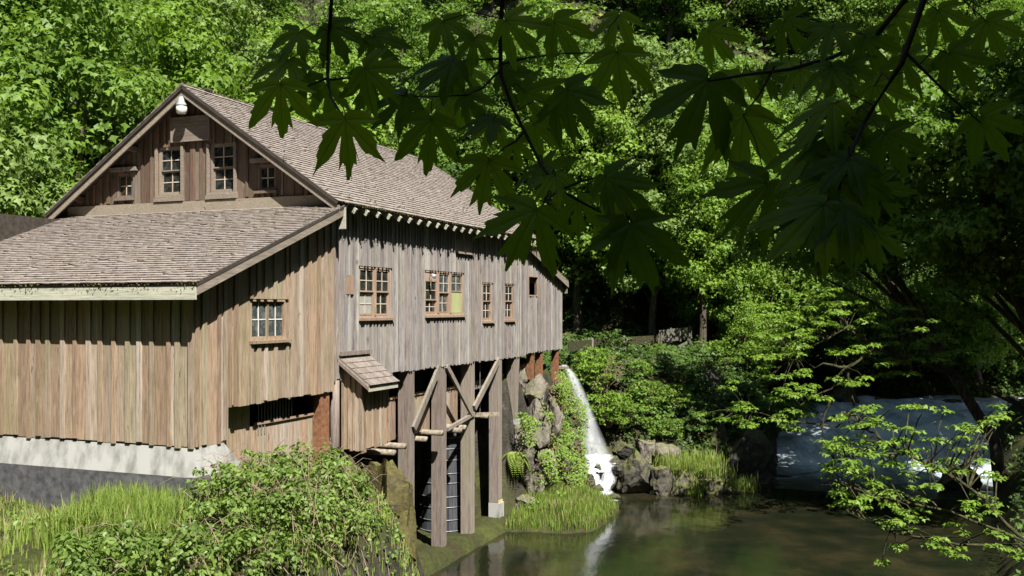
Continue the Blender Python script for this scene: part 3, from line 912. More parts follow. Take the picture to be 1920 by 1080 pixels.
# windows
def window(name, axis, op, cols, rows_, out, sgn, fmat, bmat, gmat, parts=None, sill=True, frame=0.06, depth=0.07, label=None):
    """one casing with its sashes; parts = list of (a0, a1, z0, z1, cols, rows, glass, frame)"""
    a0, a1, z0, z1 = op
    def bx(x0, x1, d0, d1, q0, q1):
        d0, d1 = out + sgn * d0, out + sgn * d1
        d0, d1 = min(d0, d1), max(d0, d1)
        return (d0, d1, x0, x1, q0, q1) if axis == 's' else (x0, x1, d0, d1, q0, q1)
    f = MB()
    for (x0, x1, q0, q1) in ((a0, a0 + frame, z0, z1), (a1 - frame, a1, z0, z1), (a0 + frame, a1 - frame, z1 - frame, z1), (a0 + frame, a1 - frame, z0, z0 + frame)):
        f.box(*bx(x0, x1, -0.11, -0.012, q0, q1))
    w = f.build('window', fmat, mill)
    if label: w['label'] = label
    if sill:
        MB().box(*bx(a0 - .07, a1 + .09, -0.02, 0.10, z0 - .075, z0 - .005)).build('sill', fmat, w)
    for pt in parts or [(a0 + frame, a1 - frame, z0 + frame, z1 - frame, cols, rows_, gmat, 0.04, 0)]:
        x0, x1, q0, q1, c, r, gm, fr, dp = pt
        d = -depth - dp
        s = MB()
        for (m0, m1, n0, n1) in ((x0, x0 + fr, q0, q1), (x1 - fr, x1, q0, q1), (x0 + fr, x1 - fr, q1 - fr, q1), (x0 + fr, x1 - fr, q0, q0 + fr)):
            s.box(*bx(m0 + .001, m1 - .001, d - .02, d + .02, n0 + .001, n1 - .001))
        s.build('sash', fmat, w)
        X = [x0 + fr + (x1 - x0 - 2 * fr) * k / c for k in range(c + 1)]
        Z = [q0 + fr + (q1 - q0 - 2 * fr) * k / r for k in range(r + 1)]
        for k in range(1, c):
            MB().box(*bx(X[k] - .013, X[k] + .013, d - .012, d + .014, Z[0], Z[-1])).build('glazing_bar', bmat, w)
        for k in range(1, r):
            MB().box(*bx(X[0], X[-1], d - .010, d + .012, Z[k] - .013, Z[k] + .013)).build('glazing_bar', bmat, w)
        for i in range(c):
            for j in range(r):
                tl = random.uniform(-.004, .004)
                b = MB()
                q = bx(X[i] + .002, X[i + 1] - .002, d - .006, d - .002, Z[j] + .002, Z[j + 1] - .002)
                b.box(*q)
                # each old pane sits a little crooked
                if axis == 's':
                    b.v = [(v[0] + tl * (1 if v[1] > (X[i] + X[i + 1]) / 2 else -1), v[1], v[2]) for v in b.v]
                else:
                    b.v = [(v[0], v[1] + tl * (1 if v[0] > (X[i] + X[i + 1]) / 2 else -1), v[2]) for v in b.v]
                b.build('pane', gm, w)
    return w
def dh(a0, a1, z0, z1, gu, gl, fr=.045, mid=None):
    """double-hung pair: upper sash in front of the lower"""
    m = mid if mid is not None else (z0 + z1) / 2
    return [(a0, a1, m, z1, 2, 2, gu, fr, -.02), (a0, a1, z0, m, 2, 2, gl, fr, .025)]
G_, GG, GM = M['glass'], M['glass_grey'], M['glass_milky']
WF, MU = M['window_wood'], M['muntin_wood']
window('window', 's', W1, 2, 2, 0.0, 1, WF, MU, G_, dh(1.39, 2.20, 8.0, 9.31, G_, GM) + dh(2.29, 3.09, 8.0, 9.31, G_, G_), label='paired sash window with one milky lower light')
MB().box(-.10, .005, 2.20, 2.29, 7.99, 9.32).build('mullion', WF, mill)
window('window', 's', W2, 2, 2, 0.0, 1, WF, MU, G_,
       dh(5.45, 6.28, 8.05, 9.10, G_, G_, mid=8.45) + dh(6.40, 7.21, 8.05, 9.34, GG, GG) + [(7.33, 8.23, 8.75, 9.34, 2, 2, GG, .045, -.02)], label='triple sash window with a yellow board in one light')
b = MB(); b.box(-.10, .005, 6.28, 6.40, 8.04, 9.35); b.box(-.10, .005, 7.21, 7.33, 8.04, 9.35); b.build('mullion', WF, mill)
b = MB(); b.box(-.09, -.03, 5.45, 6.279, 9.10, 9.34); b.build('head_board', WF, mill)
b = MB(); b.box(-.085, -.045, 7.335, 8.23, 8.05, 8.74); b.build('window_board', M['shutter'], mill)
window('window', 's', W3, 2, 2, 0.0, 1, WF, MU, G_, dh(10.04, 10.79, 7.81, 9.06, G_, G_))
window('window', 's', W4, 2, 2, 0.0, 1, WF, MU, G_, dh(12.18, 12.95, 7.83, 9.07, G_, G_))
window('window', 's', WL, 4, 2, 0.0, 1, M['lean_wood'], M['white_bar'], GG,
       [(-3.49, -2.86, 7.51, 8.36, 2, 2, GG, .03, 0), (-2.82, -2.19, 7.51, 8.36, 2, 2, GG, .03, 0)], label='lean-to window with white glazing bars')
for op in (GWM, GWL):
    window('window', 'g', op, 2, 2, 0.0, -1, M['trim'], MU, G_, dh(op[0] + .06, op[1] - .06, op[2] + .06, op[3] - .06, G_, G_, .035))
    MB().box(op[0] - .1, op[1] + .1, -.11, -.005, op[2] - .19, op[2] - .08).build('apron', M['trim'], mill)
for op in (GWR, GWF):
    window('window', 'g', op, 2, 2, 0.0, -1, M['gable_wood'], MU, G_, [(op[0] + .06, op[1] - .06, op[2] + .06, op[3] - .06, 2, 2, G_, .03, 0)])
    MB().box(op[0] - .18, op[1] + .2, -.13, -.005, op[3] + .06, op[3] + .17).build('head_board', M['timber'], mill)
# window trim boards on the gable, shutter under the eave, patch on the wall, open hatch frame
for op in (GWM, GWL):
    MB().box(op[0] - .08, op[0] - .002, -.085, -.03, op[2], op[3]).build('casing', M['trim'], mill)
    MB().box(op[1] + .002, op[1] + .08, -.085, -.03, op[2], op[3]).build('casing', M['trim'], mill)
b = MB(); b.box(-.07, -.02, UH[0], UH[1], UH[2], UH[3]); b.build('loft_shutter', M['timber'], mill)
b = MB(); b.box(-.02, .11, UH[0] - .05, UH[1] + .06, UH[2] - .07, UH[2] - .004); b.build('shutter_sill', M['timber'], mill)
b = MB(); b.box(.036, .046, .58, .98, 8.58, 9.10); b.build('patch_board', M['window_wood'], mill)
b = MB(); b.box(-.12, .03, HO[0] - .05, HO[0], HO[2] - .05, HO[3] + .05); b.box(-.12, .03, HO[1], HO[1] + .05, HO[2] - .05, HO[3] + .05)
b.box(-.12, .03, HO[0], HO[1], HO[3], HO[3] + .05); b.box(-.12, .03, HO[0], HO[1], HO[2] - .05, HO[2]); b.build('hatch_frame', WF, mill)
# sign board and yard lamp in the gable
sg = MB().box(-5.21, -3.95, -.125, -.075, 12.92, 13.54).build('sign_board', M['sign_wood'], mill)
b = MB()
for (x0, x1, z0, z1) in ((-5.25, -3.91, 13.54, 13.58), (-5.25, -3.91, 12.88, 12.92), (-5.25, -5.21, 12.921, 13.539), (-3.95, -3.91, 12.921, 13.539)):
    b.box(x0, x1, -.14, -.07, z0, z1)
b.build('sign_frame', M['timber'], sg)
lamp = MB().tube([(-4.62, -.42, 13.80), (-4.62, -.42, 13.86), (-4.62, -.42, 13.93), (-4.62, -.42, 14.04), (-4.62, -.42, 14.07)], [.155, .15, .10, .085, .05], 16).build('yard_lamp', M['lamp_metal'], mill, True)
MB().tube([(-4.62, -.42, 13.60), (-4.62, -.42, 13.62), (-4.62, -.42, 13.70), (-4.62, -.42, 13.80)], [.11, .135, .15, .15], 16).build('lens', M['lamp_glass'], lamp, True)
MB().tube([(-4.70, -.42, 13.9), (-4.8, -.3, 13.78), (-4.85, .02, 13.72)], [.022, .022, .022], 8).build('lamp_arm', M['iron'], lamp, True)
b = MB().tube([(.0, 5.72, 9.22), (.12, 5.70, 9.30)], [.02, .02], 6).build('flood_lamp', M['iron'], mill)
MB().tube([(.10, 5.68, 9.27), (.14, 5.64, 9.24), (.24, 5.58, 9.2), (.25, 5.575, 9.197)], [.03, .05, .075, .03], 12).build('bulb', M['lamp_metal'], b, True)

# small shingled hood on the long wall
b = MB(); b.box(-.02, .6, .42, 1.80, 4.45, 6.2); hood = b.build('hood_box', M['sheath'], mill)
board_wall(hood, 'g', .02, .64, lambda g: 4.42, lambda g: 6.72 - .72 * g, .415, -1, 0.22, 0.07, [], M['lean_wood'], ragged=.04, bat_th=.02)
board_wall(hood, 's', .40, 1.83, lambda s: 4.36 + .06 * s, lambda s: 6.27, .605, 1, 0.24, 0.07, [], M['lean_wood'], ragged=.05, bat_th=.02)
hr, n_h = roof_deck('hood_roof', [(.95, .24, 6.17), (.95, 1.86, 6.17), (.02, 1.86, 6.86), (.02, .24, 6.86)], .05, M['timber'])
hl = math.hypot(.93, .69)
o_, e1_, e2_ = Vector((.95, .24, 6.17)), Vector((0, 1, 0)), Vector((-.93, 0, .69)).normalized()
for r in range(5):
    x = 0
    while x < 1.6:
        w = random.uniform(.14, .26); x1 = min(x + w, 1.62)
        if 1.62 - x1 < .08: x1 = 1.62
        sb = MB(); sb.hexa(shingle_verts(o_, e1_, e2_, n_h, x + .004, x1 - x - .008, r * hl / 5 - (.03 if r == 0 else 0), hl / 5 * 1.25, .012, .015, 0))
        me = sb.mesh('hood_shingle', M['shingle']); a_ = me.attributes.new('var', 'FLOAT', 'POINT'); a_.data.foreach_set('value', [random.uniform(.0, .35)] * 8)
        obj('hood_shingle', me, hr); x = x1
rake('hood_barge', (.93, .2, 6.14), (.03, .2, 6.81), .1, (0, .04, 0), M['timber'], hr)
MB().box(.9, .94, .27, 1.84, 6.0, 6.13).build('hood_fascia', M['pale_trim'], hr)
MB().box(.045, .10, .24, 1.86, 6.93, 7.04).build('hood_flashing', M['timber'], hr)

# timber posts and their braces below the long wall
def post(s1, z0, z1, w=.37, taper=0.0, mat='timber', g1=-.02, name='post'):
    b = MB()
    a = w * (1 - taper)
    c = (w - a) / 2
    b.hexa([(g1 - w + c, s1 - w + c, z0), (g1 - c, s1 - w + c, z0), (g1 - c, s1 - c, z0), (g1 - w + c, s1 - c, z0),
            (g1 - w, s1 - w, z1), (g1, s1 - w, z1), (g1, s1, z1), (g1 - w, s1, z1)])
    return b.build(name, M[mat], mill)
post(4.69, 1.6, 6.33); post(6.99, -.4, 6.33); post(9.30, -.3, 6.33); post(11.84, .95, 6.33); post(13.68, 3.85, 6.33, .42, .25)
MB().box(-.40, .04, 11.45, 11.90, -.5, .93).build('footing', M['concrete'], mill)
MB().box(-.36, .005, 11.49, 11.865, .93, 1.02).build('footing_band', plain_mat('yellow_sealant', (.5, .36, .12), (.6, .45, .2), 9), mill)
MB().box(-.42, .0, 13.3, 13.72, 3.66, 3.85).build('footing', M['concrete'], mill)
for (a, c, w_) in (((.03, 4.55, 4.5), (.03, 6.35, 6.3), .15), ((.03, 6.9, 6.3), (.03, 8.95, 4.5), .12), ((.03, 9.15, 4.7), (.03, 11.45, 6.3), .16)):
    MB().bar(a, c, .09, w_ * 1.35, (0, 0, 1)).build('brace', M['pale_wood'], mill)
MB().bar((.0, 7.0, 4.2), (.0, 9.2, 4.5), .1, .12).build('brace', M['pale_wood'], mill)
MB().bar((-.55, 9.4, 5.35), (-.55, 13.3, 5.5), .08, .3).build('rail', M['pale_wood'], mill)
for (s1, z0) in ((15.44, 5.3), (16.47, 4.3), (18.55, 4.6)):
    post(s1, z0, 6.42, .26, 0, 'rust', -.05, 'steel_post')
# recessed plank screens and logs under the floor
def screen(s0, s1, z0, z1, g, pitch=.3):
    n = max(1, round((s1 - s0) / pitch)); e = [s0 + (s1 - s0) * k / n for k in range(n + 1)]
    for k in range(n):
        MB().box(g - .03, g + random.uniform(0, .006), e[k] + .004, e[k + 1] - .004, z0 + random.uniform(-.05, .05), z1).build('screen_plank', M['lean_wood'], mill)
screen(1.9, 4.35, 4.2, 5.42, -.5)
screen(5.0, 6.7, 4.2, 5.42, -.5)
screen(7.3, 8.9, 4.1, 5.42, -.5)
MB().box(-.56, -.46, 1.9, 8.9, 5.425, 5.50).build('screen_rail', M['window_wood'], mill)
for (s, z, l) in ((3.45, 4.12, .32), (3.0, 3.98, .22), (5.2, 4.1, .15), (6.2, 4.18, .22), (7.5, 4.12, .3), (7.95, 4.16, .25), (9.9, 4.35, .25)):
    MB().tube([(-3.0, s, z), (l, s, z)], [.10, .09], 10).build('floor_log', M['log'], mill, True)
b = MB(); b.box(-3.2, -.52, 1.9, 9.6, 4.23, 4.30); b.build('lower_floor', M['interior'], mill)
b = MB(); b.box(-3.3, -3.2, .3, 19, 0, 6.4); b.box(-3.2, -.6, 3.2, 3.3, 4.3, 6.35); b.build('cellar_wall', M['interior'], mill)
# thin rods
for s in (5.05, 10.3):
    MB().tube([(-.25, s, 4.4), (-.25, s, 6.3)], [.012, .012], 6).build('rod', M['iron'], mill)
MB().bar((-.3, 9.4, 4.42), (.35, 10.6, 4.36), .12, .14).build('floor_log', M['log'], mill)

# wood-stave penstock with iron hoops
ts, tg = 9.6, -1.35
pen = MB().tube([(tg, ts, z) for z in (-.4, 6.3)], [.86, .68], 24).build('penstock', M['sheath'], mill)
nst = 40
for k in range(nst):
    a0, a1 = 2 * math.pi * (k + .03) / nst, 2 * math.pi * (k + .97) / nst
    p = []
    for z, r in ((-.4, .90), (6.3, .72)):
        for rr, a in ((r - .05, a0), (r, a0), (r, a1), (r - .05, a1)):
            p.append((tg + rr * math.cos(a), ts + rr * math.sin(a), z))
    MB().hexa(p).build('stave', M['stave'], pen)
for k in range(14):
    z = -.1 + k * .42 + random.uniform(-.05, .05)
    r = .90 - .18 * (z + .4) / 6.7 + .012
    ring = [(tg + r * math.cos(2 * math.pi * j / 28), ts + r * math.sin(2 * math.pi * j / 28), z) for j in range(29)]
    MB().tube(ring, [.017] * 29, 6, False).build('hoop', M['iron'], pen, True)

# under the lean-to: recessed planks, opening with bars, rusty post, footing
g_r = -.32
for k in range(13):
    s0 = -4.35 + k * .3
    s1 = s0 + .294
    z1 = 6.25 if s1 < -2.95 else 5.42
    MB().box(g_r - .03, g_r + random.uniform(0, .008), s0, s1, 3.4, z1).build('screen_plank', M['lean_wood'], mill)
MB().box(g_r - .05, g_r + .05, -2.95, -.5, 5.425, 5.48).build('screen_rail', M['window_wood'], mill)
for k in range(12):
    s = -2.86 + k * .125
    MB().tube([(g_r + .03, s, 5.2 if k < 3 else 5.42), (g_r + .03, s, 6.0)], [.011, .011], 6).build('bar', M['iron'], mill)
MB().box(-.3, -.06, -.52, -.10, 3.6, 6.0).build('rusty_plate', M['rust'], mill)
MB().tube([(-.08, .2, 3.4), (-.07, .18, 5.0), (-.07, .2, 6.28)], [.15, .13, .12], 9).build('log_post', M['timber'], mill, True)
b = MB(); b.box(-3.4, -3.3, -4.3, .3, 3, 6.1); b.box(-3.3, -.1, -4.4, -4.3, 3.2, 5.9); b.box(-3.3, -.4, .3, .38, 3, 6.3); b.build('cellar_wall', M['interior'], mill)
b = MB()
b.hexa([(BACK_G, -5.62, 4.62), (.10, -5.62, 4.62), (.10, -3.95, 4.62), (BACK_G, -3.95, 4.62), (BACK_G, -5.50, 5.22), (.0, -5.50, 5.22), (.0, -4.52, 5.22), (BACK_G, -4.52, 5.22)])
b.build('foundation', M['concrete'], mill)
b = MB(); b.box(BACK_G, .105, -5.625, -4.2, 3.0, 4.615); b.build('tarred_base', M['tar'], mill)

# ------------------------------------------------------------------ rocks
def rock_mesh(seed, rx, ry, rz, mat, sub=3, cuts=20, rough=0.11):
    import bmesh
    rg = np.random.default_rng(seed)
    bm = bmesh.new()
    bmesh.ops.create_icosphere(bm, subdivisions=sub, radius=1.0)
    V = np.array([v.co[:] for v in bm.verts])
    for k in range(cuts):
        n = unit(rg.normal(size=(1, 3)))[0]
        d = rg.uniform(0.45, 0.82)
        V = V - np.maximum(0, V @ n - d)[:, None] * n[None]
    off = rg.uniform(0, 50, 3)
    for i in range(len(V)):
        p = Vector(V[i] * 1.6 + off)
        V[i] *= 1 + rough * 2.0 * noise.noise(p) + rough * noise.noise(p * 3.1) + rough * .55 * noise.noise(p * 7.3)
    V = V * np.array([rx, ry, rz])
    for v, c in zip(bm.verts, V):
        v.co = c
    me = bpy.data.meshes.new('rock')
    bm.to_mesh(me); bm.free()
    me.materials.append(mat)
    return me

def rock(u, v, Y, rx, ry, rz, mat, label, seed, group=None, rot=None, name='boulder', sub=4):
    o = obj(name, rock_mesh(seed, rx, ry, rz, M[mat], sub))
    o.location = at(u, v, Y)
    o.rotation_euler = (0, 0, random.uniform(0, 6.3) if rot is None else rot)
    return tag(o, label, 'rock', group)

rock(738, 958, 24.4, .85, 1.0, 1.75, 'rock_boulder', 'large dark mossy boulder beneath the shingled hood, right of the brambles', 3, rot=.4)
CR = 'rock faces of the cliff under the mill'
rock(982, 862, 38.3, .62, .8, 1.55, 'rock', 'tall pale grey rock face right of the last timber post', 5, CR, .3)
rock(945, 850, 38.6, .5, .8, 1.9, 'rock', 'narrow grey rock directly behind the last timber post', 8, CR, 1.1)
rock(1026, 890, 39.2, .55, .7, 1.1, 'rock', 'squat grey rock at the foot of the ivy cliff', 9, CR, .9)
rock(1040, 800, 40.6, .6, .9, 1.5, 'rock', 'ivy-hung rock left of the upper waterfall', 12, CR, .2)
rock(1000, 740, 40.2, .75, .8, 1.0, 'rock', 'pale whitewashed rock under the rusty steel posts', 13, CR, 2.1)
rock(1072, 850, 41.6, .55, .8, 1.5, 'rock_moss', 'shaded rock against the left edge of the waterfall', 15, CR, 1.7)
rock(985, 945, 38.0, .7, .7, .6, 'rock', 'low grey stone in the grass beside the concrete post footing', 16, CR, .5)
rock(965, 705, 40.2, .7, .7, .9, 'rock', 'pale rock between the hanging timber post and steel posts', 19, CR, .5)
rock(1012, 800, 39.6, .55, .7, 1.2, 'rock', 'cracked pale rock in the middle of the ivy cliff', 61, CR, .7)
rock(1052, 735, 41.8, .5, .7, .9, 'rock', 'grey ledge under the outermost rusty steel post', 62, CR, .2)
rock(1005, 915, 38.6, .45, .5, .7, 'rock', 'upright grey stone rising from the grass below the cliff', 63, CR, 1.2)
WR = 'dark wet rocks at the foot of the waterfall'
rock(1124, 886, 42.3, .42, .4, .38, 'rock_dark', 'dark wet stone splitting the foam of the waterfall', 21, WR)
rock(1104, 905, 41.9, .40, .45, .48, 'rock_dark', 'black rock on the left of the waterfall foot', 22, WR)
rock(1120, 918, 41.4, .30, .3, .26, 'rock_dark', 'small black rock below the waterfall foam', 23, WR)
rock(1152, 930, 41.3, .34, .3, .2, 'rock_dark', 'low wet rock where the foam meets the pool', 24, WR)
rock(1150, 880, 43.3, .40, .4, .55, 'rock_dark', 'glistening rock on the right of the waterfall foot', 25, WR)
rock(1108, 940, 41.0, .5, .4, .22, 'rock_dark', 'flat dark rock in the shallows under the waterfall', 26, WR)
MR = 'mossy rocks along the far edge of the pool'
rock(1190, 892, 43.8, 1.35, 1.1, 1.35, 'rock_moss', 'big rounded mossy rock right of the waterfall', 31, MR, .4)
rock(1238, 905, 43.5, .85, .8, 1.0, 'rock_moss', 'mossy rock second to the right of the waterfall', 32, MR)
rock(1284, 912, 43.7, .95, .7, .85, 'rock_moss', 'moss-streaked rock in the middle of the pool edge', 33, MR)
rock(1330, 918, 43.9, .9, .7, .7, 'rock_moss', 'grass-topped mossy rock beside the pool', 34, MR)
rock(1370, 922, 43.9, .62, .55, .48, 'rock_moss', 'low mossy rock left of the dark overhang', 35, MR)
rock(1400, 928, 44.2, .5, .5, .35, 'rock_moss', 'last low mossy stone before the dark water', 36, MR)
rock(1330, 942, 42.9, .5, .4, .25, 'rock_dark', 'dark flat stone standing out into the pool', 37, MR)
rock(1212, 845, 45.4, .75, .6, 1.0, 'rock', 'pale upright stone above the big mossy rock', 41, MR)
rock(1252, 850, 45.2, .85, .6, .8, 'rock', 'pale split stone under the shrubs', 42, MR)
rock(1165, 845, 45.2, .55, .5, .5, 'rock_dark', 'dark stone in the undercut behind the waterfall', 43, MR)
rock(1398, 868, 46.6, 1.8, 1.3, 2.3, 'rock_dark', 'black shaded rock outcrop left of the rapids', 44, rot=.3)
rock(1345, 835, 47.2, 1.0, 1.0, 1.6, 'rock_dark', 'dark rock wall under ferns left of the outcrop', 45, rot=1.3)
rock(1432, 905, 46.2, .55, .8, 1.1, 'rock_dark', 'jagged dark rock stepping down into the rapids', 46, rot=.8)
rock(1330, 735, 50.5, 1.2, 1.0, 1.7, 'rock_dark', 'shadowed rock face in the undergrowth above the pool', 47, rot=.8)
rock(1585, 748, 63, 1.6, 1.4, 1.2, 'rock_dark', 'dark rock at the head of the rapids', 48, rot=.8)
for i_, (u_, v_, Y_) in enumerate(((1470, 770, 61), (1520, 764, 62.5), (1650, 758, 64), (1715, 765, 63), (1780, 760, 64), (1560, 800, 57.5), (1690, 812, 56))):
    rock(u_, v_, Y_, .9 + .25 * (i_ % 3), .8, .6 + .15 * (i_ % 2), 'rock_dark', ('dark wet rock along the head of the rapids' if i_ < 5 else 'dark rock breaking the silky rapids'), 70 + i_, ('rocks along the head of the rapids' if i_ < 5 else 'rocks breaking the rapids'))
rock(1800, 905, 45, 1.6, 1.3, 1.1, 'rock_dark', 'dark rock on the right bank below the rapids', 49, rot=.2)

# ------------------------------------------------------------------ waterfall
def ribbon(name, pts, widths, nu, mat, thick_off, seed, parent, fade=(0.9, 1.0)):
    rg = np.random.default_rng(seed)
    pts = [Vector(p) for p in pts]
    n = len(pts)
    V, W, UV = [], [], []
    side = Vector((LV[0], LV[1], 0)) * 0.55 + Vector((GV[0], GV[1], 0)) * 0.35
    side = Vector((0.93, 0.1, 0)).normalized()
    for i, p in enumerate(pts):
        for k in range(nu):
            t = k / (nu - 1) * 2 - 1
            bul = (1 - t * t) * thick_off
            q = p + side * (t * widths[i] / 2) + Vector((0, -bul - .03 * rg.random(), .02 * rg.normal()))
            V.append(q)
            edge = max(0.0, 1 - abs(t) ** 3)
            tt = i / (n - 1)
            W.append(edge * (fade[0] + (fade[1] - fade[0]) * tt) * (1 if len(fade) < 3 else min(1.0, (1 - tt) / fade[2])))
            UV.append((t * .5 + .5, i / (n - 1) * 4))
    i = np.arange(nu - 1)[None, :] + nu * np.arange(n - 1)[:, None]
    Fc = np.stack([i, i + 1, i + 1 + nu, i + nu], -1).reshape(-1, 4)
    me = mesh_np(name, np.array([v[:] for v in V]), Fc, mat, W, True)
    uvl = me.uv_layers.new(name='UVMap')
    uvs = np.array(UV)[Fc.ravel()]
    uvl.data.foreach_set('uv', uvs.ravel().astype(np.float32))
    return obj(name, me, parent)
wf = empty('waterfall', at(1120, 925, 42.0))
tag(wf, 'white veil of water falling from under the mill onto dark rocks', 'waterfall')
wf_inv = Matrix.Translation(-wf.location)
def wpath(u_list, n=36):
    """sample a fall path given as (u, v, Y) control points"""
    u_list = np.array(u_list, float)
    t = np.linspace(0, len(u_list) - 1, n)
    k = np.arange(len(u_list))
    P = np.stack([np.interp(t, k, u_list[:, c]) for c in range(3)], 1)
    for _ in range(3):
        P[1:-1] = (P[:-2] + 2 * P[1:-1] + P[2:]) / 4
    return [wf_inv @ at(*p) for p in P]
main_path = [(1056, 684, 44.2), (1070, 702, 44.0), (1084, 735, 43.8), (1096, 775, 43.5), (1107, 815, 43.2), (1117, 848, 42.9), (1125, 880, 42.6)]
for k in range(3):
    pth = [(u + (k - 1) * 2, v, y + .1 * k) for u, v, y in main_path]
    P = wpath(pth)
    ribbon('water_sheet', P, list(np.interp(np.linspace(0, 1, len(P)), [0, .15, .5, 1], [.26, .42, .75, 1.3 + .12 * k])), 15, M['fall'], .16 - .06 * k, 50 + k, wf, (1.35, .85, .14))
for k, (pth, w) in enumerate((([(1124, 864, 42.5), (1112, 880, 42.2), (1106, 892, 41.9)], .55), ([(1130, 864, 42.6), (1139, 882, 42.2), (1141, 905, 41.8), (1132, 926, 41.5)], .55),
                              ([(1108, 864, 42.4), (1124, 869, 42.3), (1150, 868, 42.5)], .55), ([(1122, 852, 42.6), (1124, 872, 42.3), (1122, 884, 42.1)], 1.15), ([(1100, 934, 41.0), (1120, 936, 40.8), (1150, 938, 40.9)], .5), ([(1112, 888, 41.9), (1122, 903, 41.7), (1130, 928, 41.2)], .4),
                              ([(1132, 922, 41.5), (1124, 932, 41.1), (1112, 940, 40.7)], .8))):
    P = wpath(pth, 16)
    ribbon('foam', P, [w * (1 + .25 * math.sin(i * .9)) for i in range(len(P))], 11, M['foam'], .08, 60 + k, wf, (1.0, .8))
MB().box(-.45, .15, 18.85, 19.35, 5.5, 5.62).build('spout', M['timber'], mill)

# ------------------------------------------------------------------ trees
def limb_tubes(b, base, targets, r0, rg, n=6):
    for t in targets:
        t = Vector(t)
        a = Vector(base(t.z))
        mid = a.lerp(t, .5) + Vector((rg.normal() * .2, rg.normal() * .2, .35))
        b.tube([a, mid, t], [r0, r0 * .65, r0 * .2], n, False)

def make_tree_meshes(seed, H, Rc, zc, hz_, nclump, per, size, trunk_r, leafmat, flat=.55, shell=.5, cr=(.8, 1.4), shape=LEAF3, faces=LEAF3_F, bark='bark', nlimb=12, hang=.5, lean=0):
    rg = np.random.default_rng(seed)
    d = unit(rg.normal(size=(nclump, 3)))
    rad = shell + (1 - shell) * rg.random(nclump) ** .6
    C = d * rad[:, None] * np.array([Rc, Rc, hz_]) * (1 + .22 * np.sin(d[:, 0:1] * 5 + seed) * np.cos(d[:, 1:2] * 4)) + np.array([lean, 0, zc])
    V, Fc, W = clump_leaves(C, rg.uniform(cr[0], cr[1], nclump), per, size, flat, .35, rg, shape, faces, hang, .55)
    crown = mesh_np('crown', V, Fc, leafmat, W)
    b = MB()
    wob = rg.normal(scale=.15, size=(6, 2))
    hs = np.linspace(-.6, zc + hz_ * .5, 6)
    b.tube([(wob[i, 0] * (i > 0) + lean * (max(hs[i], 0) / zc) ** 1.5, wob[i, 1] * (i > 0), hs[i]) for i in range(6)], [trunk_r * (1.25 if i == 0 else 1 - .14 * i) for i in range(6)], 9, False)
    base = lambda z: (lean * (max(z * .55, 0) / zc) ** 1.5, 0, max(.8, z * .55))
    limb_tubes(b, base, [tuple(c) for c in C[:nlimb]], trunk_r * .38, rg)
    trunk = b.mesh('trunk', M[bark], True)
    return trunk, crown

def plant(name, meshes, loc, sc_=1.0, rz=None, label='', cat='tree', group=None, parts=('trunk', 'crown'), mat=None, sz=None):
    r = empty(name, loc, random.uniform(0, 6.28) if rz is None else rz)
    r.scale = (sc_, sc_, sz or sc_)
    tag(r, label, cat, group)
    for nm, me in zip(parts, meshes):
        if me is None: continue
        o = obj(nm, me, r)
        if mat is not None and nm in ('crown', 'foliage'):
            o.material_slots[0].link = 'OBJECT'
            o.material_slots[0].material = mat
    return r

TV = [make_tree_meshes(100 + k, 11, 3.6, 6.6, 5.0, 95, 150, .24, .24, M['leaf_maple'], flat=.7 + .06 * k, cr=(.75, 1.45)) for k in range(4)]
TV.append(make_tree_meshes(120, 15, 3.2, 9.0, 6.6, 100, 150, .23, .28, M['leaf_maple'], flat=.8, cr=(.7, 1.3)))
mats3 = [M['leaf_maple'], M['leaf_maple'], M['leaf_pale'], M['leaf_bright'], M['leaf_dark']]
rg_t = np.random.default_rng(5)
count = 0
for Y in (33, 38, 43, 48, 52.5, 57, 61.5, 66.5, 72, 78, 85, 93, 102, 112, 123):
    half = (960 + 130) / F * Y
    step = 4.5 if Y < 80 else 5.4
    for X in np.arange(-half, half + 1, step):
        x = X + rg_t.uniform(-1.7, 1.7); y = Y + rg_t.uniform(-1.8, 1.8)
        g, s = to_local(x, y)
        if g > np.interp(s, GE_S, GE_G) - 2 and g < np.interp(s, GR_S, GR_G) + 1: continue
        if g > -13.5 and s < 24: continue
        if Y < 55 and g > -13: continue
        u = 960 + x / y * F
        if Y < 60 and 1040 < u < 1420: continue                     # the flume clearing, planted by hand below
        z = gz(x, y)
        near = 'nearest the mill' if Y < 64 else ''
        k = int(rg_t.integers(0, 5))
        m = mats3[int(rg_t.integers(0, 5))]
        if u > 1330 and Y < 70 and m == M['leaf_dark']: m = M['leaf_maple']
        row = 'at the foot of the hillside' if Y < 56 else 'on the lower hillside' if Y < 64 else ('half way up the hillside' if Y < 80 else 'high on the hillside')
        side_ = next(w for lim, w in ((120, 'left of the gable'), (330, 'behind the gable slope'), (560, 'just right of the gable peak'), (790, 'behind the middle of the roof ridge'), (960, 'behind the far end of the roof'), (1130, 'above the far lean-to'), (1330, 'above the waterfall'), (1500, 'above the dark outcrop'), (1700, 'above the rapids'), (9999, 'at the far right')) if u < lim)
        tone = {M['leaf_maple']: 'green', M['leaf_pale']: 'pale green', M['leaf_bright']: 'bright green', M['leaf_dark']: 'dark green'}[m]
        plant('maple_tree', TV[k], (x, y, z - .3), float(rg_t.uniform(.85, 1.25)), None, f'{tone} maple {row} {side_}', 'tree', f'{tone} maples {row} {side_}', mat=m)
        count += 1
